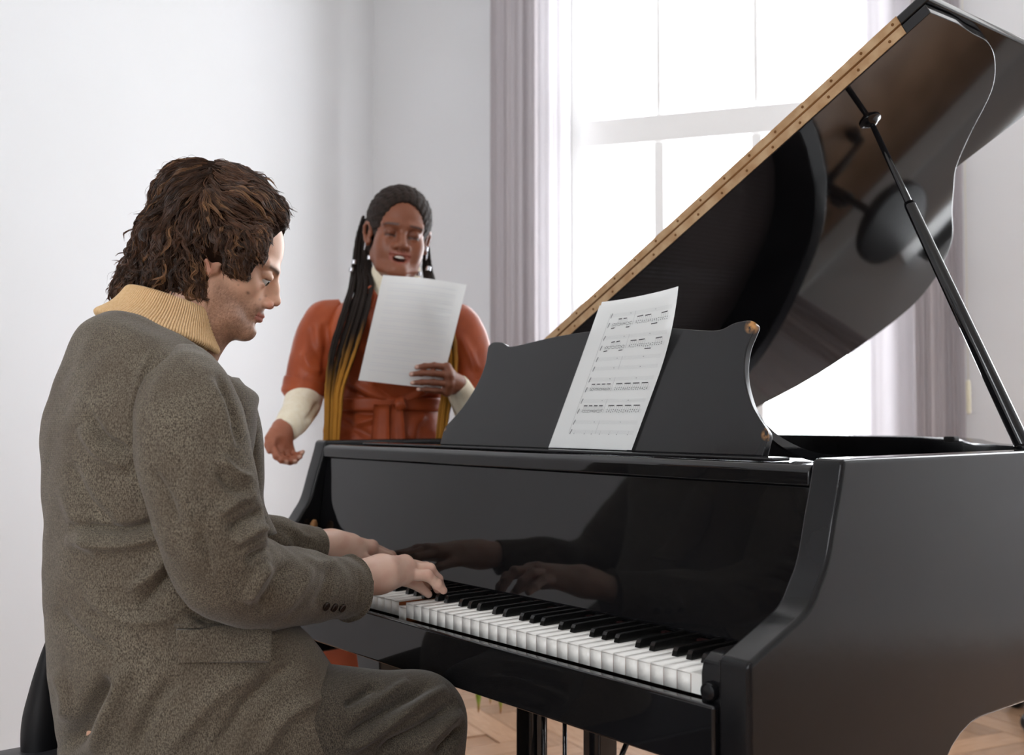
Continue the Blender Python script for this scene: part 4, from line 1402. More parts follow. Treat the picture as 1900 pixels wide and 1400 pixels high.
S_LINES = [
    ([(405, 845), (440, 878), (470, 888)], .006, 9), ([(400, 870), (435, 905), (468, 915)], -.005, 9),
    ([(400, 690), (430, 760), (445, 830)], -.005, 10), ([(385, 700), (412, 770), (432, 840)], .004, 10),
    ([(430, 1010), (470, 985), (505, 975)], .007, 9), ([(425, 985), (462, 960), (492, 945)], -.007, 9), ([(400, 960), (440, 930), (475, 915)], .005, 9),
    ([(455, 1040), (500, 1015), (530, 1015)], -.007, 9), ([(455, 1120), (475, 1080), (500, 1045)], .007, 11), ([(480, 1135), (510, 1090), (535, 1040)], -.006, 11),
    ([(520, 1140), (560, 1090), (575, 1035)], .004, 12), ([(585, 1130), (605, 1090), (610, 1045)], -.004, 11), ([(560, 1030), (590, 1045), (625, 1040)], .004, 9),
    ([(290, 700), (300, 790), (330, 870)], .003, 16), ([(350, 960), (380, 1010), (395, 1070)], -.004, 12), ([(330, 900), (355, 960), (362, 1010)], .004, 13),
    ([(280, 870), (310, 920), (330, 980)], -.005, 10), ([(662, 1046), (668, 1090), (656, 1146)], -.0010, 3),
]
sp = [P(345, 668, 1.570), P(342, 694, 1.518), P(343, 738, 1.478), P(354, 810, 1.450), P(374, 900, 1.436), P(394, 985, 1.440), P(418, 1052, 1.465), P(478, 1084, 1.530), P(555, 1088, 1.630), P(605, 1090, 1.692), P(640, 1091, 1.732), P(652, 1091, 1.745), P(653, 1091, 1.746), P(650, 1091, 1.743), P(636, 1090, 1.728)]
sr = [.020, .048, .068, .0765, .0745, .0710, .0685, .0640, .0570, .0515, .0490, .0485, .0470, .0430, .0390]
sv, sq = sleeve(sp, sr, S_LINES, 'sleeve')
slv = nobj('sleeve', sv, sq, M['tweed'], man)
sn = normals(sv, sq)
for u_, v_ in ((604, 1124), (619, 1126), (634, 1127)):
    q_, n_ = surf(sv, sn, u_, v_)
    lathe('button', [(.0005, .0035), (.0045, .0030), (.0062, .0042), (.0070, .0030), (.0070, .0006), (.006, -.001)][::-1], q_, M['button'], slv, 16, n_)
lp = [SHL + np.array([.02, .01, .02]), np.array([-.90, -.46, 1.00]), np.array([-.94, -.44, .92]), ELL, np.array([-.955, -.32, .838]), P(490, 1004, 1.92), P(545, 1010, 1.972), P(576, 1015, 2.000), P(583, 1016, 2.008)]
lv, lq = sleeve(lp, [.06, .075, .072, .066, .058, .048, .042, .0385, .0385], [([(520, 975), (545, 1000), (560, 1030)], -.003, 8), ([(540, 975), (565, 995), (590, 1000)], .002, 7)], 'sleeve', 10, 72)
nobj('sleeve', lv, lq, M['tweed'], man)
# far lapel showing past the near arm
lap = [P(432, 700, 1.60), P(452, 735, 1.60), P(470, 800, 1.61), P(474, 880, 1.62), P(476, 935, 1.63), P(500, 990, 1.66)]
lv, lq = loft([(p, RT * a, FW0 * .03) for p, a in zip(lap, (.006, .012, .012, .012, .010, .010))], 8, 24)
nobj('lapel', lv, lq, M['tweed'], man)

# ribbed turtleneck: a rolled collar whose ribs are modelled
def ribbed(rings, ribs, depth, nseg, sides):
    v, q = loft(rings, nseg, sides, cap=False)
    n_ = normals(v, q)
    k = np.arange(len(v)) % sides
    return v + n_ * (depth * (np.abs(np.cos(PI * ribs * k / sides)) ** .6 - .7) * 1.6)[:, None], q


ct = P(301, 604, 1.645)
tl = math.radians(18); f_ = unit(FW0 * math.cos(math.radians(66)) + RT * math.sin(math.radians(66)))
cu = unit(ZZ * math.cos(tl) + f_ * math.sin(tl)); cf = unit(f_ * math.cos(tl) - ZZ * math.sin(tl)); cs_ = np.cross(cu, cf)
ring = lambda h, a, b, o=0: (ct + cu * h + cf * o, cf * a, cs_ * b, 2.0)
rg = [ring(.034, .058, .058, .002), ring(.041, .064, .063, .001), ring(.039, .070, .068, .001), ring(.026, .075, .073, .001), ring(.012, .081, .079, 0), ring(.000, .089, .087, -.002), ring(-.007, .095, .0925, -.003), ring(-.012, .0965, .094, -.003), ring(-.0165, .092, .090, -.002), ring(-.016, .080, .080, 0), ring(-.04, .075, .075, 0)]
cv_, cq_ = ribbed(rg, 132, .0017, 6, 792)
nobj('turtleneck_collar', cv_, cq_, M['knit'], man)

# trousers and shoes
FT = Field((-1.10, -.72, .04), (-.36, .14, .78), .0048)
KR, KL = P(772, 1340, 1.690), np.array([-.90, -.06, .495])
HR, HL = np.array([-.585, -.40, .622]), np.array([-.795, -.44, .565])
FT.cone(HR, HL, .095, .095, .05)
FT.cone(HR, KR, .098, .074, .03); FT.cone(HL, KL, .092, .072, .03)
AR, AL = np.array([-.545, -.02, .10]), np.array([-.90, .03, .10])
FT.chain([KR, KR * .45 + AR * .55, AR], [.074, .066, .058], .03); FT.chain([KL, KL * .45 + AL * .55, AL], [.074, .066, .058], .03)
tv, tq = FT.surface(4)
T_LINES = [([(640, 1395), (740, 1330), (830, 1275)], 0.0098, 10), ([(640, 1370), (730, 1312), (800, 1268)], -0.0084, 9), ([(700, 1398), (790, 1345), (850, 1300)], -0.0112, 11),
           ([(650, 1330), (700, 1300), (760, 1262)], 0.0056, 9), ([(640, 1310), (670, 1290), (700, 1270)], -0.0070, 8), ([(770, 1400), (820, 1350), (858, 1320)], 0.0070, 9), ([(810, 1400), (840, 1370), (862, 1345)], -0.0084, 8)]
tv = folds(tv, tq, T_LINES)
nobj('trousers', tv, tq, M['trouser'], man)
for A_, nm in ((AR, 'shoe'), (AL, 'shoe')):
    FS = Field(A_ + np.array([-.07, -.11, -.12]), A_ + np.array([.07, .24, .05]), .005)
    b0 = np.array([A_[0], A_[1], 0])
    FS.cone(b0 + [0, -.03, .05], b0 + [0, .10, .042], .040, .040, .03); FS.cone(b0 + [0, .10, .042], b0 + [0, .17, .034], .040, .030, .03); FS.cone(b0 + [0, -.02, .06], A_ + [0, -.01, .0], .042, .040, .03)
    FS.f = np.maximum(FS.f, np.broadcast_to((.006 - FS.ax[2])[None, None, :], FS.f.shape))
    v_, q_ = FS.surface(2)
    nobj(nm, v_, q_, M['shoe'], man)

# ------------------------------------------------------------------ the pianist's hair: a shaped mass under wavy locks of strands
def flow_field(guides):
    G = np.array(guides, float); G[:, 2:] /= np.linalg.norm(G[:, 2:], axis=1, keepdims=True)
    def fn(p):
        q = p - CAM; d = q @ FW
        u = CU + FPX * (q @ RT) / d; v = CV - FPX * (q @ UP) / d
        w = 1 / (((u[:, None] - G[None, :, 0]) ** 2 + (v[:, None] - G[None, :, 1]) ** 2) + 60) ** 1.3
        w /= w.sum(1, keepdims=True)
        x = w @ G[:, 2]; y = w @ G[:, 3]
        return RT[None] * x[:, None] - UP[None] * y[:, None]
    return fn


HD = 1.69
H2 = lambda u, v, dd=0.0: P(u, v, HD + dd)
FH = Field(H2(300, 480) - .17, H2(400, 400) + .17, .0026)
FH.ell(HF(-.014, 0, .052), np.array((.103, .084, .090)), .01, HF.R)
for (u, v, dd, r) in [(372, 352, 0, .046), (350, 372, 0, .056), (410, 352, 0, .042), (455, 362, 0, .034), (485, 382, 0, .028), (506, 396, -.01, .019), (518, 404, -.02, .013), (500, 392, .03, .020), (470, 385, -.035, .028), (440, 390, -.055, .030),
                      (295, 420, 0, .030), (292, 460, 0, .038), (300, 440, -.04, .036), (282, 490, 0, .034), (330, 460, -.055, .036), (345, 500, -.055, .030), (310, 505, -.04, .034),
                      (262, 512, 0, .028), (240, 532, 0, .022), (228, 544, 0, .015), (262, 528, -.03, .022), (300, 522, -.05, .022), (345, 530, -.055, .020), (372, 530, -.060, .016), (378, 545, -.060, .011), (280, 500, .05, .035), (262, 520, .05, .025),
                      (385, 430, -.075, .024), (375, 470, -.072, .020), (368, 505, -.068, .018), (425, 430, -.080, .022), (450, 448, -.080, .022), (468, 445, -.078, .020), (455, 470, -.082, .019), (438, 478, -.086, .018), (470, 465, -.078, .016), (440, 494, -.082, .012), (452, 498, -.080, .010), (484, 440, -.070, .015), (425, 462, -.086, .016), (415, 445, -.086, .018)]:
    FH.ell(H2(u, v, dd), r, .016)
# far side follows the near side
Lf = HF.L
for (a, b, c_) in [(.055, .062, .06), (.02, .075, .055), (-.03, .078, .05), (-.07, .06, .03), (-.05, .072, -.0)]:
    FH.ell(HF(a, b, c_), .030, .02)
# keep forehead, face and the ear free
FH.ell(HF(.14, 0, -.03), (.140, .086, .131), .006, HF.R, 'sub')
FH.ell(P(397, 489, 1.575), (.016, .034, .025), .004, np.stack([RT, FW0, ZZ]), 'sub')
hmv, hmq = FH.surface(1)
GUIDES = [(400, 345, .4, 1), (400, 305, .8, .25), (385, 300, -.9, .2), (372, 318, -.8, .5), (345, 325, -.9, .55), (315, 350, -.7, .75), (290, 390, -.6, .85), (275, 425, -.35, 1), (265, 455, .1, 1), (262, 485, -.3, 1), (245, 510, -.8, .7), (225, 530, -.7, .8), (214, 548, 0, 1), (235, 550, .2, 1),
          (350, 370, -.6, .8), (330, 420, -.35, .95), (310, 460, -.2, 1), (300, 500, -.5, .9), (340, 480, .1, 1), (340, 520, .2, 1), (365, 500, .2, 1), (375, 535, .5, .9), (370, 450, .1, 1), (385, 410, .2, 1), (285, 520, -.4, .9),
          (430, 315, 1, .15), (460, 325, 1, .35), (490, 345, .9, .55), (515, 375, .7, .75), (530, 400, .8, .5), (425, 350, 1, .35), (460, 365, 1, .4), (495, 390, .9, .45), (410, 385, .7, .75), (450, 400, 1, .1), (490, 412, 1, .1), (500, 425, .5, .9), (490, 430, .3, 1), (430, 420, .9, .4),
          (440, 445, .3, 1), (425, 470, .1, 1), (460, 460, .4, 1), (480, 450, .6, .8), (450, 485, .3, 1), (440, 500, .5, .8), (490, 440, .4, .9), (410, 440, -.1, 1)]
flow = flow_field(GUIDES)


def grow(F, V, Q, flow, n_lock, per, length, seed, wav, rad, lock_r, pts=15, mask=None, lift=.0045, col=None, thick=.00055, avoid=None):
    rs = np.random.RandomState(seed)
    N0 = normals(V, Q)
    cand = np.flatnonzero(mask(V)) if mask is not None else np.arange(len(V))
    root = V[rs.choice(cand, n_lock)]
    Ln = rs.uniform(length[0], length[1], n_lock); ph = rs.uniform(0, 2 * PI, n_lock); lam = rs.uniform(.028, .05, n_lock)
    amp = wav(root) * rs.uniform(.6, 1.3, n_lock); lf = rs.uniform(.2, 1.6, n_lock) * lift
    p = root.copy(); path = [p.copy()]; nn = [F.grad(p)]
    st = (Ln / (pts - 1))[:, None]
    for i in range(1, pts):
        t = i / (pts - 1)
        n_ = F.grad(p); f = flow(p); f = f - n_ * (f * n_).sum(1, keepdims=True); f /= (np.linalg.norm(f, axis=1, keepdims=True) + 1e-9)
        b_ = np.cross(n_, f)
        a = amp * np.sin(2 * PI * t * Ln / lam + ph)
        d = f * np.cos(a)[:, None] + b_ * np.sin(a)[:, None]
        p = p + d * st
        h = .0008 + lf * (np.sin(PI * min(t * .8, .5) * 1.0) ** 1.0) * (.55 + .45 * np.sin(2 * PI * t * Ln / lam + ph * 1.7)) + lf * .8 * max(0, t - .7) * 3
        p = p - F.grad(p) * (F.sample(p) - h)[:, None]
        path.append(p.copy()); nn.append(F.grad(p))
    path = np.array(path); nn = np.array(nn)                         # (pts, n_lock, 3)
    if avoid is not None:                                            # locks that would cross the face are left out
        ok = ~avoid(path).any(0)
        path, nn, root = path[:, ok], nn[:, ok], root[ok]; n_lock = len(root)
    T = np.gradient(path, axis=0); T /= (np.linalg.norm(T, axis=2, keepdims=True) + 1e-9)
    B = np.cross(T, nn)
    tt = np.linspace(0, 1, pts)
    VV, CC = [], []
    base_c = col(root, rs)
    env = (.55 + .45 * np.sin(PI * np.clip(tt * .9 + .05, 0, 1))) * (1 - .62 * tt ** 1.5)
    ws = thick * np.array([1, 1, 1, 1, 1, 1, 1, 1, 1, .95, .9, .8, .7, .5, .2])[np.linspace(0, 14, pts).astype(int)]
    for k in range(per):
        ang = rs.uniform(0, 2 * PI, n_lock); rr = lock_r * np.sqrt(rs.uniform(0, 1, n_lock)) * rs.uniform(.7, 1.25, n_lock)
        tw = rs.uniform(-.8, .8, n_lock)
        strand = []
        for i in range(pts):
            a = ang + tw * tt[i] * 2
            off = (B[i] * (np.cos(a) * rr * env[i])[:, None] + nn[i] * (np.sin(a) * rr * .55 * env[i])[:, None])
            jit = rs.normal(0, .00035, (n_lock, 3)) * tt[i]
            strand.append(path[i] + off + jit + T[i] * (rs.uniform(-.006, .006, n_lock) * tt[i] if i == pts - 1 else 0 * ang)[:, None])
        S = np.array(strand)
        for j in range(3):
            a = 2 * PI * j / 3
            VV.append(S + (B * math.cos(a) + nn * math.sin(a)) * ws[:, None, None])
        cj = np.clip(base_c * (1 + rs.normal(0, .22, (n_lock, 1))), 0, 1)
        CC.append(np.repeat(cj[None], pts, 0))
    VV = np.array(VV).reshape(per, 3, pts, n_lock, 3); CC = np.array(CC)
    # index [strand k][lock][pt][side]
    VV = VV.transpose(0, 3, 2, 1, 4).reshape(-1, 3)
    CC = np.repeat(CC.transpose(0, 2, 1, 3)[:, :, :, None, :], 3, 3).reshape(-1, 3)
    ns_ = per * n_lock
    base = (np.arange(ns_) * pts * 3)[:, None, None, None]
    i = np.arange(pts - 1)[None, :, None, None] * 3; j = np.arange(3)[None, None, :, None]
    o = np.stack([i + j, i + (j + 1) % 3, i + 3 + (j + 1) % 3, i + 3 + j], 3).reshape(1, pts - 1, 3, 4)
    QQ = (base + o).reshape(-1, 4)
    return VV, QQ, CC


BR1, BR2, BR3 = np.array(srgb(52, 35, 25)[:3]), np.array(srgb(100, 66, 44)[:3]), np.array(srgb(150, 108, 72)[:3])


def man_col(root, rs):
    m = rs.uniform(0, 1, (len(root), 1))
    c_ = BR1 * (1 - m) + BR2 * m
    hi = (rs.uniform(0, 1, (len(root), 1)) > .86)
    return np.where(hi, BR3 * .85, c_)


def man_wave(p):
    z = HF.back(p)
    return np.where((z[:, 2] < .055) & (z[:, 0] < .05), .85, .28)


def face_zone(p):
    q = p - CAM; d = q @ FW
    u = CU + FPX * (q @ RT) / d; v = CV - FPX * (q @ UP) / d
    return ((u > 506) & (v > 424)) | ((u > 496) & (v > 455)) | ((u > 464) & (v > 494)) | ((u > 398) & (v > 522)) | ((u > 538) & (v > 405)) | ((u > 386) & (u < 413) & (v > 474) & (v < 520))


def near_crown(V):
    q = V - CAM; d = q @ FW
    return np.hypot(CU + FPX * (q @ RT) / d - 392, CV - FPX * (q @ UP) / d - 318) < 42
lowhalf = lambda V: HF.back(V)[:, 2] < .045
a0 = grow(FH, hmv, hmq, flow, 1650, 4, (.022, .045), 2, lambda p: man_wave(p) * .45, 0, .0075, 12, None, .0022, man_col, thick=.00042, avoid=face_zone)
a1 = grow(FH, hmv, hmq, flow, 520, 14, (.045, .090), 3, man_wave, .0, .0052, 15, None, .0050, man_col, thick=.00042, avoid=face_zone)
a1b = grow(FH, hmv, hmq, flow, 130, 14, (.050, .085), 13, lambda p: np.full(len(p), .25), .0, .0050, 15, near_crown, .0045, man_col, thick=.00040, avoid=face_zone)
a2 = grow(FH, hmv, hmq, flow, 190, 12, (.030, .052), 4, lambda p: np.full(len(p), 1.0), .0, .0042, 15, lowhalf, .0085, man_col, thick=.00042, avoid=face_zone)
a3 = grow(FH, hmv, hmq, flow, 330, 1, (.04, .075), 6, man_wave, .0, .0030, 15, None, .0075, man_col, thick=.00022, avoid=face_zone)
def temple(V):
    q = V - CAM; d = q @ FW; u = CU + FPX * (q @ RT) / d; v = CV - FPX * (q @ UP) / d
    return (u > 462) & (u < 532) & (v > 392) & (v < 462) & (HF.back(V)[:, 1] < .03)


a4 = grow(FH, hmv, hmq, flow, 420, 9, (.010, .030), 16, lambda p: np.full(len(p), .35), .0, .0042, 12, temple, .0035, man_col, thick=.00040, avoid=face_zone)
def side_locks(V):
    q = V - CAM; d = q @ FW; u = CU + FPX * (q @ RT) / d; v = CV - FPX * (q @ UP) / d
    return (u > 398) & (u < 498) & (v > 420) & (v < 505) & (HF.back(V)[:, 1] < 0)


a5 = grow(FH, hmv, hmq, flow, 560, 10, (.012, .026), 21, lambda p: np.full(len(p), .7), .0, .0045, 12, side_locks, .0045, man_col, thick=.00040, avoid=face_zone)
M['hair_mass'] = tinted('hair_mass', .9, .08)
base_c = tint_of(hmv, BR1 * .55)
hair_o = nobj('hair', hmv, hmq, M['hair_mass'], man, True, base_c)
V, Q, C = join([a0, a1, a1b, a2, a3, a4, a5])
tag(nobj('hair_strands', V, Q, M['hair'], hair_o, True, C), kind='stuff')

# ------------------------------------------------------------------ the singer
M['leather'] = simple('rust_leather', srgb(172, 82, 45), .40, .28, noise=(9, srgb(150, 67, 35), 4), bump=(70, .22))
M['cream_knit'] = simple('cream_jersey', srgb(250, 241, 218), .85, .15, noise=(60, srgb(244, 232, 204), 3), bump=(240, .2), sheen=.2)
M['braid'] = tinted('braided_hair', .7, .2)
M['silver'] = simple('silver_cuff', srgb(200, 200, 205), .25, .5, 1.0)
M['teeth'] = simple('teeth', srgb(238, 232, 222), .25, .5)
M['mouth'] = simple('mouth_inside', srgb(70, 24, 22), .5, .3)
M['ink_ghost'] = paper_mat('print_showing_through', srgb(237, 239, 241))
SD = 2.86                                        # distance of her body
woman = thing('person', 'woman in a belted rust leather dress over a cream turtleneck, singing from a sheet', 'person', (P(725, 800, SD)[0], P(725, 800, SD)[1], 0))
DSK = srgb(136, 82, 58)
WH = head_frame(P(737, 446, SD - .02), 165, 2, -7, 1.0)
# yaw 166: she faces the camera turned a little to the right of the picture
WF = Field(WH.o - .17, WH.o + .17, .0022)
e, c = build_head(WF, WH, False)
for s in (1, -1):
    e((.045, .038 * s, -.036), (.034, .024, .030), .02)                # full cheeks
    # fuller lips around an open, smiling mouth
    c((.0940, 0, -.0485), (.077, .029 * s, -.0460), .0060, .0034, .004)
    c((.0890, 0, -.0715), (.083, .017 * s, -.0660), .0066, .0056, .004); c((.083, .017 * s, -.0660), (.076, .029 * s, -.0480), .0056, .0034, .004)
e((.096, 0, -.0595), (.022, .0190, .0085), .003, 'sub')
for s in (1, -1): c((.098, .008 * s, -.0560), (.086, .0245 * s, -.0510), .0050, .0022, .003, 'sub')
for s in (1, -1):
    WF.ell(WH(.0745, .0315 * s, .0085), np.array((.0150, .0155, .0110)) * WH.s, .003, WH.R)
    WF.ell(WH(.0725, .0315 * s, -.0040), np.array((.0142, .0150, .0080)) * WH.s, .004, WH.R)
    WF.ell(WH(.0905, .0315 * s, -.0010), np.array((.0055, .0128, .0016)) * WH.s, .0012, WH.R, 'sub')
wnb = P(728, 575, SD + .01)
WF.cone(WH(-.018, 0, -.03), wnb, .050, .055, .03); WF.cone(WH(.02, 0, -.06), wnb, .032, .05, .03)
wv, wq = WF.surface(1)
wl = WH.back(wv)
wc = tint_of(wv, DSK)
lipm = np.clip(np.exp(-((wl[:, 2] + .0475) / .0062) ** 4) + np.exp(-((wl[:, 2] + .0685 - .45 * np.abs(wl[:, 1])) / .0085) ** 4), 0, 1) * np.clip((wl[:, 0] - .076) / .004, 0, 1) * (np.abs(wl[:, 1]) < .028)
wc = paint(wc, .55 * lipm, srgb(158, 84, 74))
brow = np.exp(-((wl[:, 2] - .0275 + .35 * np.clip(np.abs(wl[:, 1]) - .042, 0, 1)) / .0034) ** 2) * np.clip((np.abs(wl[:, 1]) - .012) / .004, 0, 1) * np.clip((.056 - np.abs(wl[:, 1])) / .008, 0, 1) * (wl[:, 0] > .05)
wc = paint(wc, .85 * brow, srgb(34, 20, 16))
lash = np.exp(-((wl[:, 2] + .0008) / .0036) ** 2) * np.clip((wl[:, 0] - .076) / .004, 0, 1) * (np.abs(np.abs(wl[:, 1]) - .0315) < .0150)
wc = paint(wc, .92 * lash, srgb(22, 13, 11))
wc = paint(wc, .35 * np.exp(-(((wl[:, 2] - .010) / .008) ** 2)) * (np.abs(np.abs(wl[:, 1]) - .0315) < .017) * (wl[:, 0] > .07), srgb(86, 48, 36))
wc = paint(wc, .35 * np.exp(-(((np.abs(wl[:, 1]) - .04) / .016) ** 2 + ((wl[:, 2] + .018) / .014) ** 2)) * (wl[:, 0] > .05), srgb(150, 84, 52))
inner = (np.abs(wl[:, 1]) < .0225) & (np.abs(wl[:, 2] + .058) < .0078) & (wl[:, 0] < .0855) & (wl[:, 0] > .06)
wc = paint(wc, inner * .9, srgb(60, 20, 18))

# hands
pal = srgb(150, 92, 68)
# her left hand, holding the sheet: fingers in front of the page, thumb behind it
PD = 2.66
lw = P(846, 712, PD + .030)
l_kn = [P(829, 681, PD - .006), P(833, 696, PD - .012), P(833, 712, PD - .010), P(829, 727, PD - .004)]
l_fg = [[P(806, 678, PD - .020), P(788, 679, PD - .020), P(773, 681, PD - .015)], [P(803, 692, PD - .024), P(782, 692, PD - .022), P(763, 694, PD - .015)],
        [P(804, 709, PD - .022), P(783, 709, PD - .021), P(765, 710, PD - .015)], [P(808, 724, PD - .016), P(790, 722, PD - .016), P(776, 722, PD - .012)]]
l_th = [P(838, 708, PD + .020), P(822, 698, PD + .022), P(802, 690, PD + .020), P(786, 686, PD + .014)]
F1 = hand_field(lw, l_kn, l_fg, l_th, P(858, 732, PD + .065), .92, .0019, (.022, .022))
h1v, h1q = F1.surface(2)
nl = (srgb(226, 186, 170), -FW0)
h1c = hand_tint(h1v, DSK, l_kn, l_fg, l_th, srgb(96, 54, 40), nl)
# her right hand, open beside the piano, palm up and fingers pointing down to the right
RD = 2.62
rw = P(524, 796, RD + .015)
r_kn2 = [P(506, 826, RD - .03), P(515, 840, RD - .016), P(528, 842, RD + .004), P(538, 836, RD + .020)]
r_fg2 = [[P(513, 846, RD - .045), P(522, 853, RD - .045), P(532, 857, RD - .040)], [P(527, 853, RD - .030), P(538, 856, RD - .024), P(548, 856, RD - .018)],
         [P(540, 852, RD - .010), P(550, 850, RD - .004), P(557, 847, RD + .0)], [P(549, 845, RD + .008), P(557, 842, RD + .012), P(562, 838, RD + .014)]]
r_th2 = [P(508, 803, RD - .005), P(499, 813, RD - .022), P(497, 825, RD - .035), P(500, 837, RD - .042)]
F2 = hand_field(rw, r_kn2, r_fg2, r_th2, P(540, 784, RD + .052), .95, .0019, (.022, .022))
F2.ell(P(521, 822, RD - .028), (.010, .012, .014), .010, None, 'sub')
h2v, h2q = F2.surface(2)
h2c = hand_tint(h2v, srgb(168, 104, 78), r_kn2, r_fg2, r_th2, srgb(150, 86, 62), (srgb(220, 176, 156), -FW0))
# trunk, arms and legs under the clothes
wx, wy = woman.location.x, woman.location.y
wf = unit(-FW0 * .97 + RT * .2)                  # where her body faces
ws_ = np.array([wf[1], -wf[0], 0]) * -1          # her left
wleft = np.cross(ZZ, wf)
ctr = lambda z: np.array([wx, wy, z])
FB = Field(np.array([wx - .5, wy - .5, .03]), np.array([wx + .5, wy + .5, 1.45]), .011)
shr, shl = P(606, 592, SD), P(852, 606, SD - .03)
elr, ell_ = P(572, 730, SD - .05), P(893, 745, SD - .06)
FB.chain([wnb, ctr(1.28), ctr(1.08), ctr(.92), ctr(.82)], [.05, .095, .085, .11, .11], .05)
FB.cone(shr, shl, .045, .045, .05)
FB.chain([shr, P(568, 722, SD - .045), P(558, 756, SD - .10), P(534, 792, RD + .03)], [.038, .030, .026, .022], .01); FB.chain([shl, P(880, 715, SD - .055), P(889, 770, SD - .06), P(868, 758, PD + .11), P(852, 724, PD + .045)], [.038, .030, .028, .024, .020], .01)
for s in (1, -1):
    hp_ = ctr(.84) + wleft * .085 * s; kn_ = ctr(.46) + wleft * .09 * s + wf * .02; an_ = ctr(.09) + wleft * .10 * s
    FB.chain([hp_, kn_, an_], [.085, .055, .036], .03)
    FB.cone(an_ + np.array([0, 0, -.04]), an_ + wf * .12 + np.array([0, 0, -.055]), .032, .028, .02)
b2v, b2q = FB.surface(1)
V, Q, C = join([(b2v, b2q, tint_of(b2v, DSK)), (wv, wq, wc), (h1v, h1q, h1c), (h2v, h2q, h2c)])
nobj('body', V, Q, M['skin'], woman, True, C)
for s in (1, -1):
    oc = WH(.0735, .0315 * s, .0015)
    lathe('eye', [(.0002, -.0118), (.006, -.0102), (.0104, -.0056), (.0120, 0), (.0104, .0056), (.0058, .0104), (.0002, .0119)], oc, M['eye_white'], woman, 16, unit(WH.F - .6 * WH.U))
    lathe('iris', [(.0062, .0100), (.0058, .0108), (.003, .0119), (.0002, .0122)], oc, M['iris'], woman, 16, unit(WH.F - .6 * WH.U))
# upper teeth and the dark of the mouth
V, Fc = [], []
n = 15
for i in range(n):
    a = -1 + 2 * i / (n - 1)
    y = .0215 * a; x = .0890 - .0105 * a * a; z1 = -.0500 + .003 * a * a; z0 = -.0580 + .006 * a * a
    for xx, zz in ((x, z1), (x, z0), (x - .004, z0), (x - .004, z1)): V.append(WH(xx, y, zz))
for i in range(n - 1): Fc += [(i * 4 + k, i * 4 + (k + 1) % 4, i * 4 + 4 + (k + 1) % 4, i * 4 + 4 + k) for k in range(4)]
obj('teeth', V, Fc, M['teeth'], woman, True)
# earrings
for s in (1, -1):
    V, Fc = tube([WH(.004 + .008 * math.cos(t), (.083) * s, -.030 + .010 * math.sin(t)) for t in np.linspace(0, 2 * PI, 17)], .0013, 6, False)
    obj('earring', V, Fc, M['silver'], woman, True)

# clothes: turtleneck, dress, sleeves
def ring_at(u, v, d, a, b, pw=2.2, tilt=0.0):
    """ring around her body: a half-width to her sides, b half-depth"""
    return (P(u, v, d), wleft * a, wf * b - ZZ * tilt * b, pw)


cvv, cqq = loft([ring_at(737, 490, SD - .005, .054, .056, 2, .1), ring_at(735, 497, SD - .005, .064, .065, 2, .1), ring_at(732, 515, SD, .068, .068, 2, .1), ring_at(729, 545, SD, .073, .069), ring_at(728, 575, SD, .088, .074)], 6, 64, cap=False)
nobj('turtleneck', cvv, cqq, M['cream_knit'], woman)
dr = [ring_at(729, 545, SD, .072, .062), ring_at(729, 556, SD, .108, .076), ring_at(729, 575, SD, .150, .090, 2.3), ring_at(728, 610, SD, .172, .106, 2.4), ring_at(728, 650, SD, .168, .116, 2.3), ring_at(724, 700, SD, .158, .112, 2.2), ring_at(720, 738, SD, .146, .103, 2.2),
      ring_at(718, 758, SD, .144, .102, 2.2), ring_at(718, 780, SD, .150, .106, 2.2), ring_at(718, 815, SD, .163, .115, 2.2), ring_at(716, 880, SD, .176, .128, 2.2), ring_at(712, 1000, SD, .188, .145, 2.2), ring_at(706, 1180, SD, .196, .160, 2.2), ring_at(702, 1330, SD, .196, .165, 2.2)]
dv, dq = loft(dr, 14, 160)
D_LINES = [([(640, 700), (690, 730), (740, 745)], .007, 8), ([(630, 718), (690, 742), (735, 750)], -.006, 7), ([(690, 712), (720, 735), (742, 747)], -.006, 6), ([(700, 700), (725, 725), (742, 742)], .005, 6), ([(800, 715), (770, 735), (745, 748)], .006, 7), ([(820, 735), (780, 745), (748, 752)], -.006, 6),
           ([(640, 762), (690, 768), (725, 765)], -.004, 6), ([(650, 790), (690, 778), (715, 770)], .005, 7), ([(630, 775), (670, 800), (700, 815)], -.005, 8), ([(790, 770), (770, 790), (765, 820)], .004, 8), ([(610, 640), (625, 690), (635, 735)], -.006, 9), ([(680, 560), (688, 640), (672, 700)], .004, 8), ([(665, 640), (700, 680), (735, 700)], .004, 10)]
dv = folds(dv, dq, D_LINES)
dv = dv + normals(dv, dq) * (vnoise(dv, 22, 15) * .003 + vnoise(dv, 50, 16) * .0012)[:, None]
dress = nobj('dress', dv, dq, M['leather'], woman)
dn = normals(dv, dq)
# collar points, belt, belt knot and hanging ends
for pts in ([(688, 528), (700, 546), (690, 572), (668, 560), (672, 540)], [(770, 528), (776, 552), (792, 566), (800, 545), (786, 530)]):
    top = []
    for u_, v_ in pts:
        q_, n_ = surf(dv, dn, u_, max(v_, 556)); q_ = P(u_, v_, (q_ - CAM) @ FW - .012); top.append(q_)
    n = len(top); V = top + [p + FW0 * .006 for p in top]
    obj('dress_collar', V, [tuple(range(n)), tuple(range(2 * n - 1, n - 1, -1))] + [(i, n + i, n + (i + 1) % n, (i + 1) % n) for i in range(n)], M['leather'], dress, bevel=.002)
bv_, bq_ = loft([ring_at(719, 738, SD, .148, .105), ring_at(719, 741, SD, .153, .110), ring_at(718, 751, SD, .1535, .1105), ring_at(718, 760, SD, .153, .110), ring_at(718, 763, SD, .148, .105)], 5, 120, cap=False)
nobj('belt', bv_, bq_, M['leather'], dress)
q_, n_ = surf(dv, dn, 742, 750)
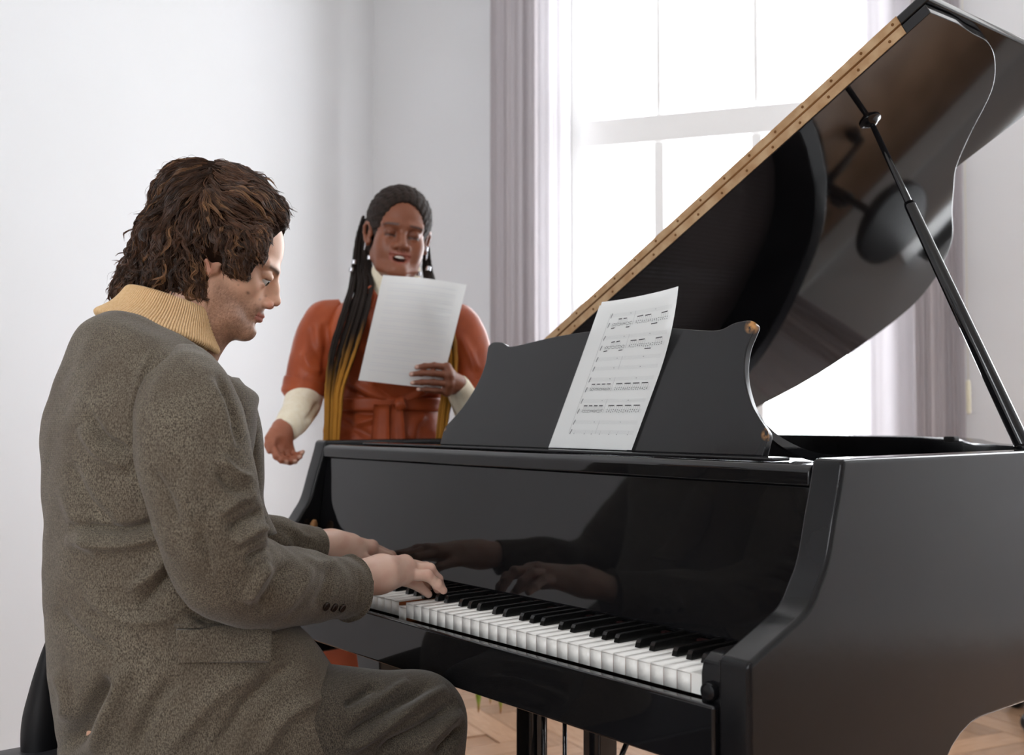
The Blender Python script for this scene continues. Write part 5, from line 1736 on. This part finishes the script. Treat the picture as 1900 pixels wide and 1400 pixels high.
lathe('belt_knot', [(.004, -.016), (.016, -.012), (.020, 0), (.016, .012), (.004, .016)], q_ + n_ * .014, M['leather'], dress, 18, unit(RT + .25 * ZZ))
for (u0, u1, u2, u3, dd) in ((694, 722, 686, 723, .020), (725, 747, 722, 754, .016)):
    V = []; rows = 8
    for j in range(rows + 1):
        t = j / rows; v_ = 750 + 85 * t
        a, b_ = u0 + (u2 - u0) * t, u1 + (u3 - u1) * t
        for i in range(5):
            s = i / 4; uu = a + (b_ - a) * s
            q_, n_ = surf(dv, dn, 735, 765)
            dep = (q_ - CAM) @ FW - dd + .004 * math.sin(s * PI * 1.5) + .002 * math.sin(5 * t)
            V.append(P(uu, v_, dep))
    k = len(V); V = V + [p + FW0 * .004 for p in V]
    Fc = [(j * 5 + i, (j + 1) * 5 + i, (j + 1) * 5 + i + 1, j * 5 + i + 1) for j in range(rows) for i in range(4)]
    Fc += [tuple(x + k for x in f[::-1]) for f in Fc]
    rim_ = [i for i in range(5)] + [j * 5 + 4 for j in range(1, rows + 1)] + [rows * 5 + i for i in (3, 2, 1, 0)] + [j * 5 for j in range(rows - 1, 0, -1)]
    Fc += [(rim_[(i + 1) % len(rim_)], rim_[i], rim_[i] + k, rim_[(i + 1) % len(rim_)] + k) for i in range(len(rim_))]
    obj('belt_end', V, Fc, M['leather'], dress, True)
# short leather sleeves with turned cuffs, cream sleeves below
def tube_sleeve(name, path, radii, mat, parent, lines=(), sides=64, nseg=8):
    v, q = sleeve(path, radii, list(lines), name, nseg, sides)
    return nobj(name, v, q, mat, parent), v, q


tube_sleeve('dress_sleeve', [P(640, 572, SD), P(612, 590, SD - .005), P(594, 625, SD - .015), P(580, 670, SD - .03), P(570, 705, SD - .04), P(565, 722, SD - .045)], [.030, .056, .064, .060, .057, .056], M['leather'], woman,
            [([(575, 600), (580, 640), (600, 670)], -.005, 8), ([(560, 650), (575, 680), (602, 690)], .005, 8), ([(600, 600), (606, 650), (598, 700)], -.006, 7)])
tube_sleeve('sleeve_cuff', [P(570, 706, SD - .04), P(569, 709, SD - .04), P(566, 722, SD - .044), P(564, 731, SD - .047), P(564, 734, SD - .047)], [.055, .0600, .0605, .0605, .052], M['leather'], woman)
tube_sleeve('dress_sleeve', [P(815, 578, SD - .01), P(842, 596, SD - .02), P(860, 630, SD - .03), P(872, 675, SD - .045), P(880, 710, SD - .055), P(882, 725, SD - .058)], [.030, .056, .064, .062, .060, .058], M['leather'], woman,
            [([(850, 620), (870, 650), (885, 690)], .005, 8)])
tube_sleeve('sleeve_cuff', [P(879, 709, SD - .055), P(880, 712, SD - .055), P(882, 724, SD - .058), P(884, 733, SD - .06), P(884, 736, SD - .06)], [.056, .0615, .0615, .0615, .054], M['leather'], woman)
tube_sleeve('shirt_sleeve', [P(567, 715, SD - .045), P(565, 735, SD - .055), P(558, 756, SD - .10), P(546, 776, SD - .16), P(534, 792, RD + .03), P(529, 798, RD + .02)], [.048, .050, .047, .041, .035, .033], M['cream_knit'], woman,
            [([(590, 745), (580, 765), (565, 780)], -.005, 5), ([(597, 750), (590, 775), (572, 790)], .004, 5)])
tube_sleeve('shirt_sleeve', [P(884, 725, SD - .06), P(890, 758, SD - .06), P(888, 780, SD - .07), P(876, 770, SD - .10), P(862, 742, PD + .07), P(850, 718, PD + .038), P(847, 713, PD + .032)], [.044, .047, .047, .043, .038, .032, .031], M['cream_knit'], woman)
for s in (1, -1):                                # ankle boots
    an_ = ctr(.09) + wleft * .10 * s
    FS = Field(an_ + np.array([-.2, -.2, -.1]), an_ + np.array([.2, .2, .12]), .006)
    b0 = an_ * np.array([1, 1, 0])
    FS.cone(b0 + wf * -.03 + ZZ * .045, b0 + wf * .11 + ZZ * .038, .042, .038, .03); FS.cone(b0 + wf * .11 + ZZ * .038, b0 + wf * .16 + ZZ * .032, .038, .028, .03); FS.cone(b0 + ZZ * .05, b0 + ZZ * .17, .046, .046, .02)
    FS.f = np.maximum(FS.f, np.broadcast_to((.006 - FS.ax[2])[None, None, :], FS.f.shape))
    v_, q_ = FS.surface(2); nobj('boot', v_, q_, M['shoe'], woman)

# hair: cornrowed cap and long braids, dark at the top and golden at the ends
FC = Field(WH.o - .17, WH.o + .18, .0028)
FC.ell(WH(-.012, 0, .056), np.array((.108, .087, .094)) * WH.s, .01, WH.R)
FC.ell(WH(-.05, 0, .0), np.array((.075, .080, .07)) * WH.s, .03, WH.R)
FC.ell(WH(.118, 0, -.030), np.array((.092, .080, .128)) * WH.s, .006, WH.R, 'sub')
for s in (1, -1): FC.ell(WH(.0, .086 * s, -.005), np.array((.024, .028, .042)) * WH.s, .008, WH.R, 'sub')
kv, kq = FC.surface(1)
kl = WH.back(kv); kn_ = normals(kv, kq)
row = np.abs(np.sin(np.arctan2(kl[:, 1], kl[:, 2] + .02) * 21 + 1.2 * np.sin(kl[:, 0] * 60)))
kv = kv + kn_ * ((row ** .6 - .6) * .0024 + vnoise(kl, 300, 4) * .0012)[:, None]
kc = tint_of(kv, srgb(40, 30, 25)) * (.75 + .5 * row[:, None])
cap_o = nobj('hair', kv, kq, M['braid'], woman, True, kc)
rs = np.random.RandomState(11)
DK, GD = np.array(srgb(34, 26, 22)[:3]), np.array(srgb(178, 124, 46)[:3])


def braid(path, r, change, name='braid'):
    pts = catmull(path, 9); n = len(pts)
    t = np.linspace(0, 1, n); L = np.concatenate([[0], np.cumsum(np.linalg.norm(np.diff(pts, axis=0), axis=1))])
    rad = r * (1 + .16 * np.sin(L / .0075 * 2 * PI * .5)) * np.where(t > .93, .75, 1)
    # plaited outline: the ring is squashed alternately
    V, Fc = tube(pts, rad, 6)
    V = np.array(V)
    w = np.clip((t - change) / .16 + rs.uniform(-.1, .1), 0, 1)
    C = np.repeat((DK * (1 - w[:, None]) + GD * w[:, None]) * rs.uniform(.75, 1.2), 6, 0)
    Q = np.array([f for f in Fc if len(f) == 4])
    nobj(name, V, Q, M['braid'], cap_o, True, C)


# her right side (left of the picture): in front of the shoulder down past the waist
for k in range(34):
    a, b_ = rs.uniform(0, 1), rs.uniform(0, 1)
    u0, v0 = 664 + 26 * a, 425 + 40 * b_
    dz = -.02 - .05 * b_
    braid([P(u0 + 6, v0 - 25, SD + .05), P(u0 - 6, v0 + 20, SD + .02), P(650 + 42 * a, 520 + 8 * b_, SD - .01 + dz), P(634 + 48 * a, 580, SD - .085 + dz), P(613 + 48 * a, 650, SD - .105 + dz), P(605 + 32 * a, 720, SD - .10 + dz), P(604 + 28 * a, 770, SD - .10 + dz), P(602 + 24 * a + rs.uniform(-4, 4), 812 + 60 * b_, SD - .10 + dz)], .0043, .45 + .2 * rs.uniform())
# her left side: shorter run beside the jaw, ends below the sheet
for k in range(20):
    a, b_ = rs.uniform(0, 1), rs.uniform(0, 1)
    dz = -.01 - .04 * b_
    braid([P(783 + 8 * a, 420 + 15 * b_, SD + .06), P(788 + 8 * a, 460, SD + .03), P(786 + 18 * a, 505, SD), P(800 + 22 * a, 560, SD - .085 + dz), P(820 + 26 * a, 620, SD - .10 + dz), P(826 + 24 * a, 690, SD - .095 + dz), P(816 + 20 * a, 760, SD - .10 + dz), P(806 + 20 * a, 815 + 50 * b_, SD - .10 + dz)], .0043, .40 + .2 * rs.uniform())
for (u_, v_, d_) in ((657, 486, -.03), (652, 500, -.03), (686, 478, -.03), (790, 462, -.01), (777, 508, -.04), (795, 498, -.03)):
    lathe('braid_cuff', [(.0062, -.006), (.0066, -.004), (.0066, .004), (.0062, .006)], P(u_, v_, SD + d_), M['silver'], cap_o, 12, unit(ZZ + .15 * RT))

# the sheet she holds
pc = [np.array(P(*q)) for q in ((665, 705, PD + .0), (818, 722, PD + .0), (866, 527, PD + .03), (710, 509, PD + .03))]   # bottom left, bottom right, top right, top left
pn = unit(np.cross(pc[1] - pc[0], pc[3] - pc[0]))
if pn @ FW0 > 0: pn = -pn


def held(a, b, t):
    s, r = a / PW, b / PH
    p = (pc[0] * (1 - s) + pc[1] * s) * (1 - r) + (pc[3] * (1 - s) + pc[2] * s) * r
    return p + pn * (t + .010 * math.sin(PI * s) * (r - .2) - .006 * math.cos(2 * PI * s) * r)


hs_ = thing('sheet_music', 'printed page held up in the singing woman\'s hand, seen from its blank back', 'sheet music', held(PW / 2, 0, 0))
sheet('page', held, hs_, PW, PH)
notation(lambda a, b, t: held(PW - a, b, -.0006), hs_, PW, PH, 0, SYS, 9)
for i in range(24):
    b = .030 + i * .0105 + (.004 if i % 2 else 0)
    V = []
    for k in range(13):
        a = .02 + .17 * k / 12
        V += [held(a, b, .0003), held(a, b + .0022, .0003)]
    tag(obj('print_show_through', V, [(2 * k, 2 * k + 2, 2 * k + 3, 2 * k + 1) for k in range(12)], M['ink_ghost'], hs_), kind='stuff')

# ------------------------------------------------------------------ things around the piano
# potted plant beyond the piano, its long leaves drooping to the floor
M['terracotta'] = simple('white_glazed_pot', srgb(222, 220, 214), .3, .5)
M['soil'] = simple('potting_soil', srgb(52, 38, 28), .95, .1, bump=(120, .8))
M['leaf'] = tinted('leaf', .45, .35)
pp = P(776, 1180, 3.72); pp[2] = 0
plant = thing('potted_plant', 'green plant with long drooping leaves on the floor behind the piano', 'plant', pp)
lathe('pot', [(.085, 0), (.10, .01), (.125, .20), (.130, .215), (.118, .218), (.112, .19)], pp, M['terracotta'], plant, 32)
lathe('soil', [(.02, .186), (.114, .186), (.114, .196), (.02, .200)], pp, M['soil'], plant, 24)


def leaf(path, w, tipc):
    pts = catmull(path, 7); n = len(pts); t = np.linspace(0, 1, n)
    T = np.gradient(pts, axis=0); T /= np.linalg.norm(T, axis=1, keepdims=True)
    S = np.cross(T, ZZ); S /= (np.linalg.norm(S, axis=1, keepdims=True) + 1e-6)
    N_ = np.cross(S, T)
    ww = w * np.sin(PI * np.clip(t * .93 + .07, 0, 1)) ** .7
    V = []; C = []
    g1, g2 = np.array(srgb(70, 120, 34)[:3]), np.array(srgb(176, 190, 44)[:3])
    for i in range(n):
        for s, l in ((-1, .25), (0, 0), (1, .25)):
            V.append(pts[i] + S[i] * s * ww[i] + N_[i] * l * ww[i]); k = np.clip((t[i] - .86) / .12, 0, 1)
            C.append((g1 * (1 - .5 * t[i]) + g2 * .5 * t[i]) * (1 - k) + np.array(tipc[:3]) * k)
    Q = np.array([(i * 3 + j, i * 3 + j + 1, i * 3 + 4 + j, i * 3 + 3 + j) for i in range(n - 1) for j in (0, 1)])
    o = nobj('leaf', V, Q, M['leaf'], plant, True, np.array(C))
    m = o.modifiers.new('thickness', 'SOLIDIFY'); m.thickness = .0012


tip = srgb(150, 88, 40)
for (u, v, d) in ((888, 1322, 3.55), (910, 1306, 3.6), (929, 1324, 3.5)):
    e_ = P(u, v, d); m_ = P(u - 4, 1240, d + .02); k_ = P((776 + u) / 2 + 10, 1120, (3.72 + d) / 2)
    leaf([pp + ZZ * .19, k_, m_, P(u - 1, (1240 + v) / 2, d + .005), e_], .016 if u != 910 else .010, tip)
rs = np.random.RandomState(5)
for k in range(9):
    a = 1.2 + k * .62; r = rs.uniform(.14, .24)
    d_ = np.array([math.cos(a), math.sin(a), 0])
    leaf([pp + ZZ * .19, pp + d_ * r * .4 + ZZ * .36, pp + d_ * r + ZZ * rs.uniform(.34, .42), pp + d_ * r * 1.35 + ZZ * rs.uniform(.24, .3)], .015, tip)

# swivel stool by the window: only one castor reaches into the picture
M['stool_black'] = simple('black_plastic', (.01, .01, .011, 1), .4, .4)
cst = np.array([-.80, 2.60, 0])
sc_ = cst + unit(RT * .9 + FW0 * .3) * .27; sc_[2] = 0
stool = thing('swivel_stool', 'black swivel stool on castors beyond the tail of the piano', 'stool', sc_)
for k in range(5):
    a0 = math.atan2(*(cst - sc_)[[1, 0]]) + k * 2 * PI / 5
    d_ = np.array([math.cos(a0), math.sin(a0), 0]); e_ = sc_ + d_ * .27
    V, Fc = tube([sc_ + ZZ * .11, sc_ + d_ * .14 + ZZ * .10, e_ + ZZ * .078], [.022, .018, .012], 8); arm_ = obj('base_arm', V, Fc, M['stool_black'], stool, True)
    lathe('castor', [(.008, -.022), (.026, -.022), (.030, -.018), (.030, .018), (.026, .022), (.008, .022)], e_ + ZZ * .030, M['stool_black'], arm_, 18, np.cross(ZZ, d_))
    lathe('castor_stem', [(.007, 0), (.007, .045)], e_ + ZZ * .04, M['stool_black'], arm_, 8)
lathe('column', [(.028, 0), (.028, .16), (.018, .165), (.018, .36)], sc_ + ZZ * .095, M['stool_black'], stool, 18)
lathe('seat', [(.02, 0), (.16, .004), (.18, .02), (.18, .05), (.165, .065), (.02, .07)], sc_ + ZZ * .45, M['stool_black'], stool, 32)
